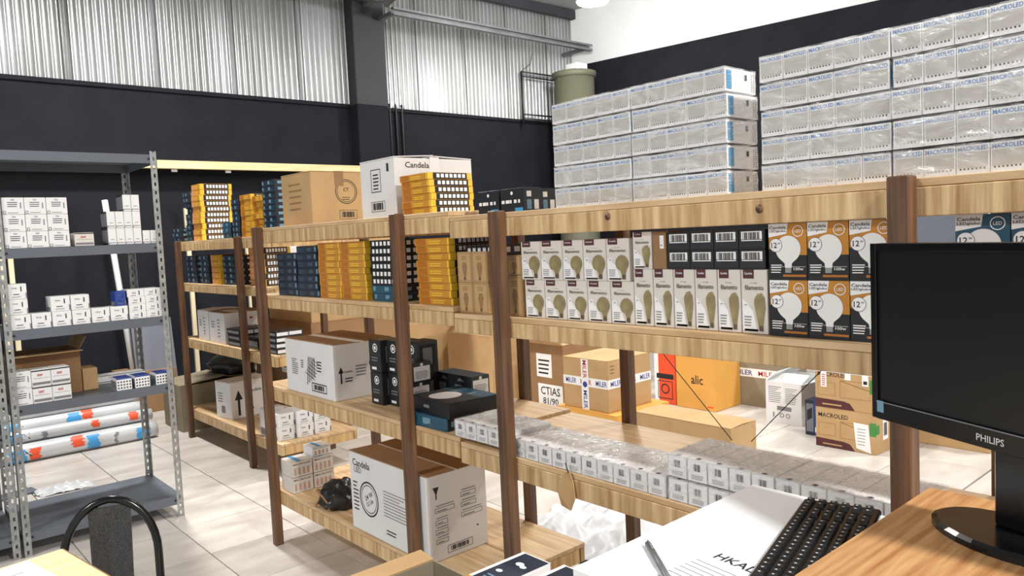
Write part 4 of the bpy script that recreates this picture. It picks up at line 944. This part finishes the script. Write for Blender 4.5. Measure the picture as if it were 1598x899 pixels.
carton('dark_carton', 'dark brown carton behind the two stacked lamp cartons', 5.72, 2.22, 0, .4, .5, .5, 'walnut')
open_carton('open_carton', 'open brown carton with crossed flaps behind the black lamp boxes', 4.6, 5.6, 0, .6, .7, .66, 'kraft', 'kraft', (('-x', 55, .3), ('-y', 60, .3), ('+y', 50, .3), ('+x', 120, .3)))
open_carton('open_carton', 'open brown carton with stickers beside the tape-wrapped one', 4.75, 4.78, 0, .5, .5, .62, 'kraftdk', 'kraft', (('-x', 140, .2), ('-y', 35, .2)), prints=(('printed_label', 'stk', p_sticker),))
carton('floor_carton', 'pale brown carton standing behind the sticker carton', 5.9, 5.3, 0, .7, .7, .8, 'kraftgrey', prints=(('printed_label', 'lby', p_label),))
carton('floor_carton', 'brown carton on the floor beyond the black lamp boxes', 4.1, 6.5, 0, .7, .8, .75, 'kraft', prints=(('printed_label', 'lbz', p_label),))
carton('floor_carton', 'brown carton at the rear near the wall column', 3.6, 7.4, 0, .8, .8, .9, 'kraft')

# ------------------------------------------------------------------ counter, wood desk and what is on them
ZC, ZW = 1.02, 1.08
o = empty('white_counter', (1.0, .4, 0)); tag(o, 'white counter with a smooth top in front of the rack', 'counter')
part('top', MB().box(-.06, .54, -1.4, .545, ZC-.035, ZC, 'desk', .002), o); part('front_panel', MB().box(-.02, .5, .47, .488, 0, ZC-.036, 'desk', .002), o); part('side_panel', MB().box(-.03, -.012, -1.38, .469, 0, ZC-.036, 'desk', .002), o); part('side_panel', MB().box(.49, .51, -1.38, .469, 0, ZC-.036, 'desk', .002), o)
o = empty('wooden_desk', (1.3, 0, 0)); tag(o, 'wood-grain desk top carrying the monitor beside the white counter', 'desk')
b = MB(); n = 8; c = [(.29, -1.2), (.29, .58)]+[(-.24+.06*math.cos(R(90+k*90/n)), .52+.06*math.sin(R(90+k*90/n))) for k in range(n+1)]+[(-.30, -1.2)]
vs = [(a, d, ZW-.03) for a, d in c]+[(a, d, ZW) for a, d in c]; m = len(c)
b.add(vs, [tuple(range(m))[::-1], tuple(range(m, 2*m))]+[(k, (k+1) % m, m+(k+1) % m, m+k) for k in range(m)], 'desktop'); part('top', b, o)
for yy in (-1.15, -.3): part('support', MB().box(-.22, .22, yy, yy+.03, ZC, ZW-.031, 'desktop', .002), o)
# monitor
ma = Vector((.40, .915, 0)).normalized()
mo = empty('monitor', (1.375, .404, ZW)); mo.rotation_euler = (0, 0, math.atan2(-ma.y, -ma.x)+math.pi); tag(mo, 'black computer monitor seen from its screen side on wood desk', 'monitor')
# local x runs along the screen towards its far (left in picture) end; screen faces local +y
zb = .158; mh = .335; mw = .255
part('housing', MB().box(-mw, mw, -.035, .0, zb, zb+mh, 'gloss', .006), mo)
bz = MB(); t = .014
bz.box(-mw, -mw+t, 0, .006, zb, zb+mh, 'gloss', .001); bz.box(mw-t, mw, 0, .006, zb, zb+mh, 'gloss', .001); bz.box(-mw+t, mw-t, 0, .006, zb+mh-t, zb+mh, 'gloss', .001); bz.box(-mw+t, mw-t, 0, .008, zb, zb+.034, 'gloss', .001)
part('bezel', bz, mo); part('screen', MB().box(-mw+t, mw-t, 0, .0015, zb+.034, zb+mh-t, 'screen'), mo)
part('bezel_line', MB().box(-mw+t, mw-t, .0062, .0085, zb+.033, zb+.0345, 'panelgrey'), mo)
vs, fs, xa, xb, ya, yb = text_mesh('PHILIPS'); k = .05/(xb-xa)
part('brand_lettering', MB().add([(-v.x*k, .0086, zb+.016+v.y*k) for v in vs], fs, 'keytext'), mo)
part('energy_sticker', MB().box(mw-.032, mw-.016, .0081, .0086, zb+.014, zb+.036, 'skyprint'), mo)
part('neck', MB().box(-.035, .035, -.075, -.036, .012, zb+.1, 'gloss', .008), mo)
b = MB(); n = 28; ov = [(.135*math.cos(2*math.pi*q/n), -.035+.085*math.sin(2*math.pi*q/n)) for q in range(n)]
b.add([(a, d, 0.0003) for a, d in ov]+[(a, d, .010) for a, d in ov]+[(a*.9, d*.9, .016) for a, d in ov], [tuple(range(n))[::-1], tuple(range(2*n, 3*n))]+[(q, (q+1) % n, n+(q+1) % n, n+q) for q in range(n)]+[(n+q, n+(q+1) % n, 2*n+(q+1) % n, 2*n+q) for q in range(n)], 'gloss'); part('base', b, mo)
# keyboard
kx, ky = FL(1185, 899, ZC+.02); kx2, ky2 = FL(1265, 780, ZC+.02)
ka = math.atan2(.77-.66, 1.49-1.09)
kb = empty('keyboard', (1.085, .682, ZC+.0018)); kb.rotation_euler = (0, 0, ka); tag(kb, 'black keyboard lying on the white counter before the desk', 'keyboard')
part('case', MB().box(0, .42, -.15, 0, .0003, .014, 'gloss', .004), kb)
km = MB(); km.add([(-.0078, -.0078, 0), (.0078, -.0078, 0), (.0078, .0078, 0), (-.0078, .0078, 0), (-.006, -.006, .007), (.006, -.006, .007), (.006, .0065, .007), (-.006, .0065, .007)], [(0, 1, 5, 4), (1, 2, 6, 5), (2, 3, 7, 6), (3, 0, 4, 7), (4, 5, 6, 7)], 'keycap'); km.box(-.002, .001, -.001, .003, .0071, .0073, 'keytext'); kmesh = km.mesh('key')
for r in range(6):
    for q in range(21):
        if q in (15, 18) and r > 0: continue
        link('key', kmesh, kb, (.0165+q*.0193, -.018-r*.0225, .014))
# paper sheet and pen
po = empty('paper_sheet', (1.20, .812, ZC)); po.rotation_euler = (0, 0, R(-97)); tag(po, 'printed white paper sheet lying on the counter beside the keyboard', 'paper')
part('sheet', MB().box(0, .18, -.235, 0, .0004, .0010, 'paper'), po)
vs, fs, xa, xb, ya, yb = text_mesh('HKAL'); k = .085/(xb-xa)
part('heading', MB().add([(.075+v.x*k, -.045+v.y*k, .0014) for v in vs], fs, 'ink'), po)
b = MB(); rr = random.Random(4)
for q in range(10): b.box(.02, .02+rr.uniform(.08, .14), -.085-q*.014, -.083-q*.014, .0011, .0014, 'greyink')
b = part('text_lines', b, po); b['kind'] = 'stuff'
p0 = FL(1011, 849, ZC+.006); p1 = FL(1040, 899, ZC+.006); d = Vector((p1[0]-p0[0], p1[1]-p0[1], 0)).normalized()
e1 = Vector((p0[0], p0[1], ZC+.0062)); 
pn = empty('pen', (p0[0], p0[1], ZC)); tag(pn, 'grey metal pen lying on the white counter', 'pen'); e0 = Vector((0, 0, .0064))
part('barrel', MB().tube([e0, e0+d*.15], .006, 'steel', 10), pn); part('tip', MB().tube([e0+d*.15, e0+d*.172], [.006, .001], 'black', 10), pn); part('clip', MB().tube([e0+Vector((0, 0, .0075)), e0+d*.04+Vector((0, 0, .0075))], .0012, 'galv', 6), pn)

# ------------------------------------------------------------------ boxes in front of the counter
open_carton('open_carton', 'open brown carton standing on the floor before the bottom shelf', 1.05, 1.71, 0, .26, .22, .62, 'kraftgrey', 'kraft', (('-x', 165, .1), ('+y', 172, .07)))
carton('closed_carton', 'closed brown carton under the two lamp boxes beside the counter', 1.06, 1.18, 0, .33, .46, .655, 'kraft')
for k, (pp, wh) in enumerate((((815, 860), 'nearer to the open carton'), ((878, 880), 'touching the white counter corner'))):
    xx, yy = FL(*pp, .70)
    put_box('lamp_picture_box', f'white and orange box with dark lamp pictures, {wh}', 'box', xx-.26, yy-.12, .656, .26, .115, .042, 'boxwhite', (('printed_top', 'pb', p_panelbox),), 'lamp boxes by the counter')

# ------------------------------------------------------------------ low table and black metal chair
xx, yy = FL(97, 856, .75); 
o = empty('pale_table', (xx, yy, 0)); o.rotation_euler = (0, 0, R(9)); tag(o, 'pale wooden table corner with papers beside the black chair', 'table')
part('top', MB().box(-.7, .0, -.55, 0, .722, .75, 'palewood', .002), o); part('edge_band', MB().box(.0003, .003, -.55, 0, .722, .749, 'kraftdk'), o)
for a, c in ((-.66, -.04), (-.32, -.04), (-.66, -.51), (-.32, -.51)): part('leg', MB().box(a-.02, a+.02, c-.02, c+.02, 0, .7195, 'kraftdk', .002), o)
po = link('paper_sheet', MB().box(-.15, .1, -.16, .05, 0, .0012, 'paper').mesh('paper'), None, (xx-.18, yy-.10, .7504)); po.rotation_euler = (0, 0, R(12)); tag(po, 'white paper with faint writing on the pale table', 'paper')
part('writing', MB().box(-.1, .06, -.03, -.026, .0013, .0016, 'greyink').box(-.1, .03, -.05, -.046, .0013, .0016, 'greyink').box(-.1, .05, -.07, -.066, .0013, .0016, 'greyink'), po)
ch = empty('metal_chair', (.495, 2.445, 0)); ch.rotation_euler = (0, 0, R(158)); tag(ch, 'black metal chair with hooped back and perforated slat', 'chair')
# local: back plane along x at y = -0.17, seat towards +y
hoop = [(-.145, -.14, .45)]+[(-.134, -.155-.01*k/4, .45+.22*k/4) for k in range(1, 5)]+[(-.134*math.cos(R(a)), -.165-.03*math.sin(R(a)), .67+.18*math.sin(R(a))) for a in range(10, 180, 10)]+[(.134, -.155-.01*k/4, .45+.22*k/4) for k in range(4, 0, -1)]+[(.145, -.14, .45)]
part('back_hoop', MB().tube(hoop, .0125, 'gloss', 12), ch)
b = MB(); vs = []; fs = []; n = 10
for k in range(n+1):
    z = .44+.39*k/n; y = -.150-.038*(k/n); w_ = .055+.006*(k/n)
    vs += [(-w_, y-.004, z), (0, y+.004, z), (w_, y-.004, z), (-w_, y-.008, z), (0, y, z), (w_, y-.008, z)]
for k in range(n):
    a = k*6; c = a+6
    fs += [(a, a+1, c+1, c), (a+1, a+2, c+2, c+1), (a+3, c+3, c+4, a+4), (a+4, c+4, c+5, a+5), (a, c, c+3, a+3), (a+2, a+5, c+5, c+2)]
part('back_slat', b.add(vs, fs, 'mesh'), ch)
part('seat', MB().box(-.18, .18, -.15, .19, .432, .45, 'gloss', .008), ch)
for sx in (-1, 1):
    for sy in (-1, 1): part('leg', MB().tube([(sx*.15, sy*.13+.02, .43), (sx*.2, sy*.2+.01, 0)], [.02, .012], 'gloss', 8), ch)
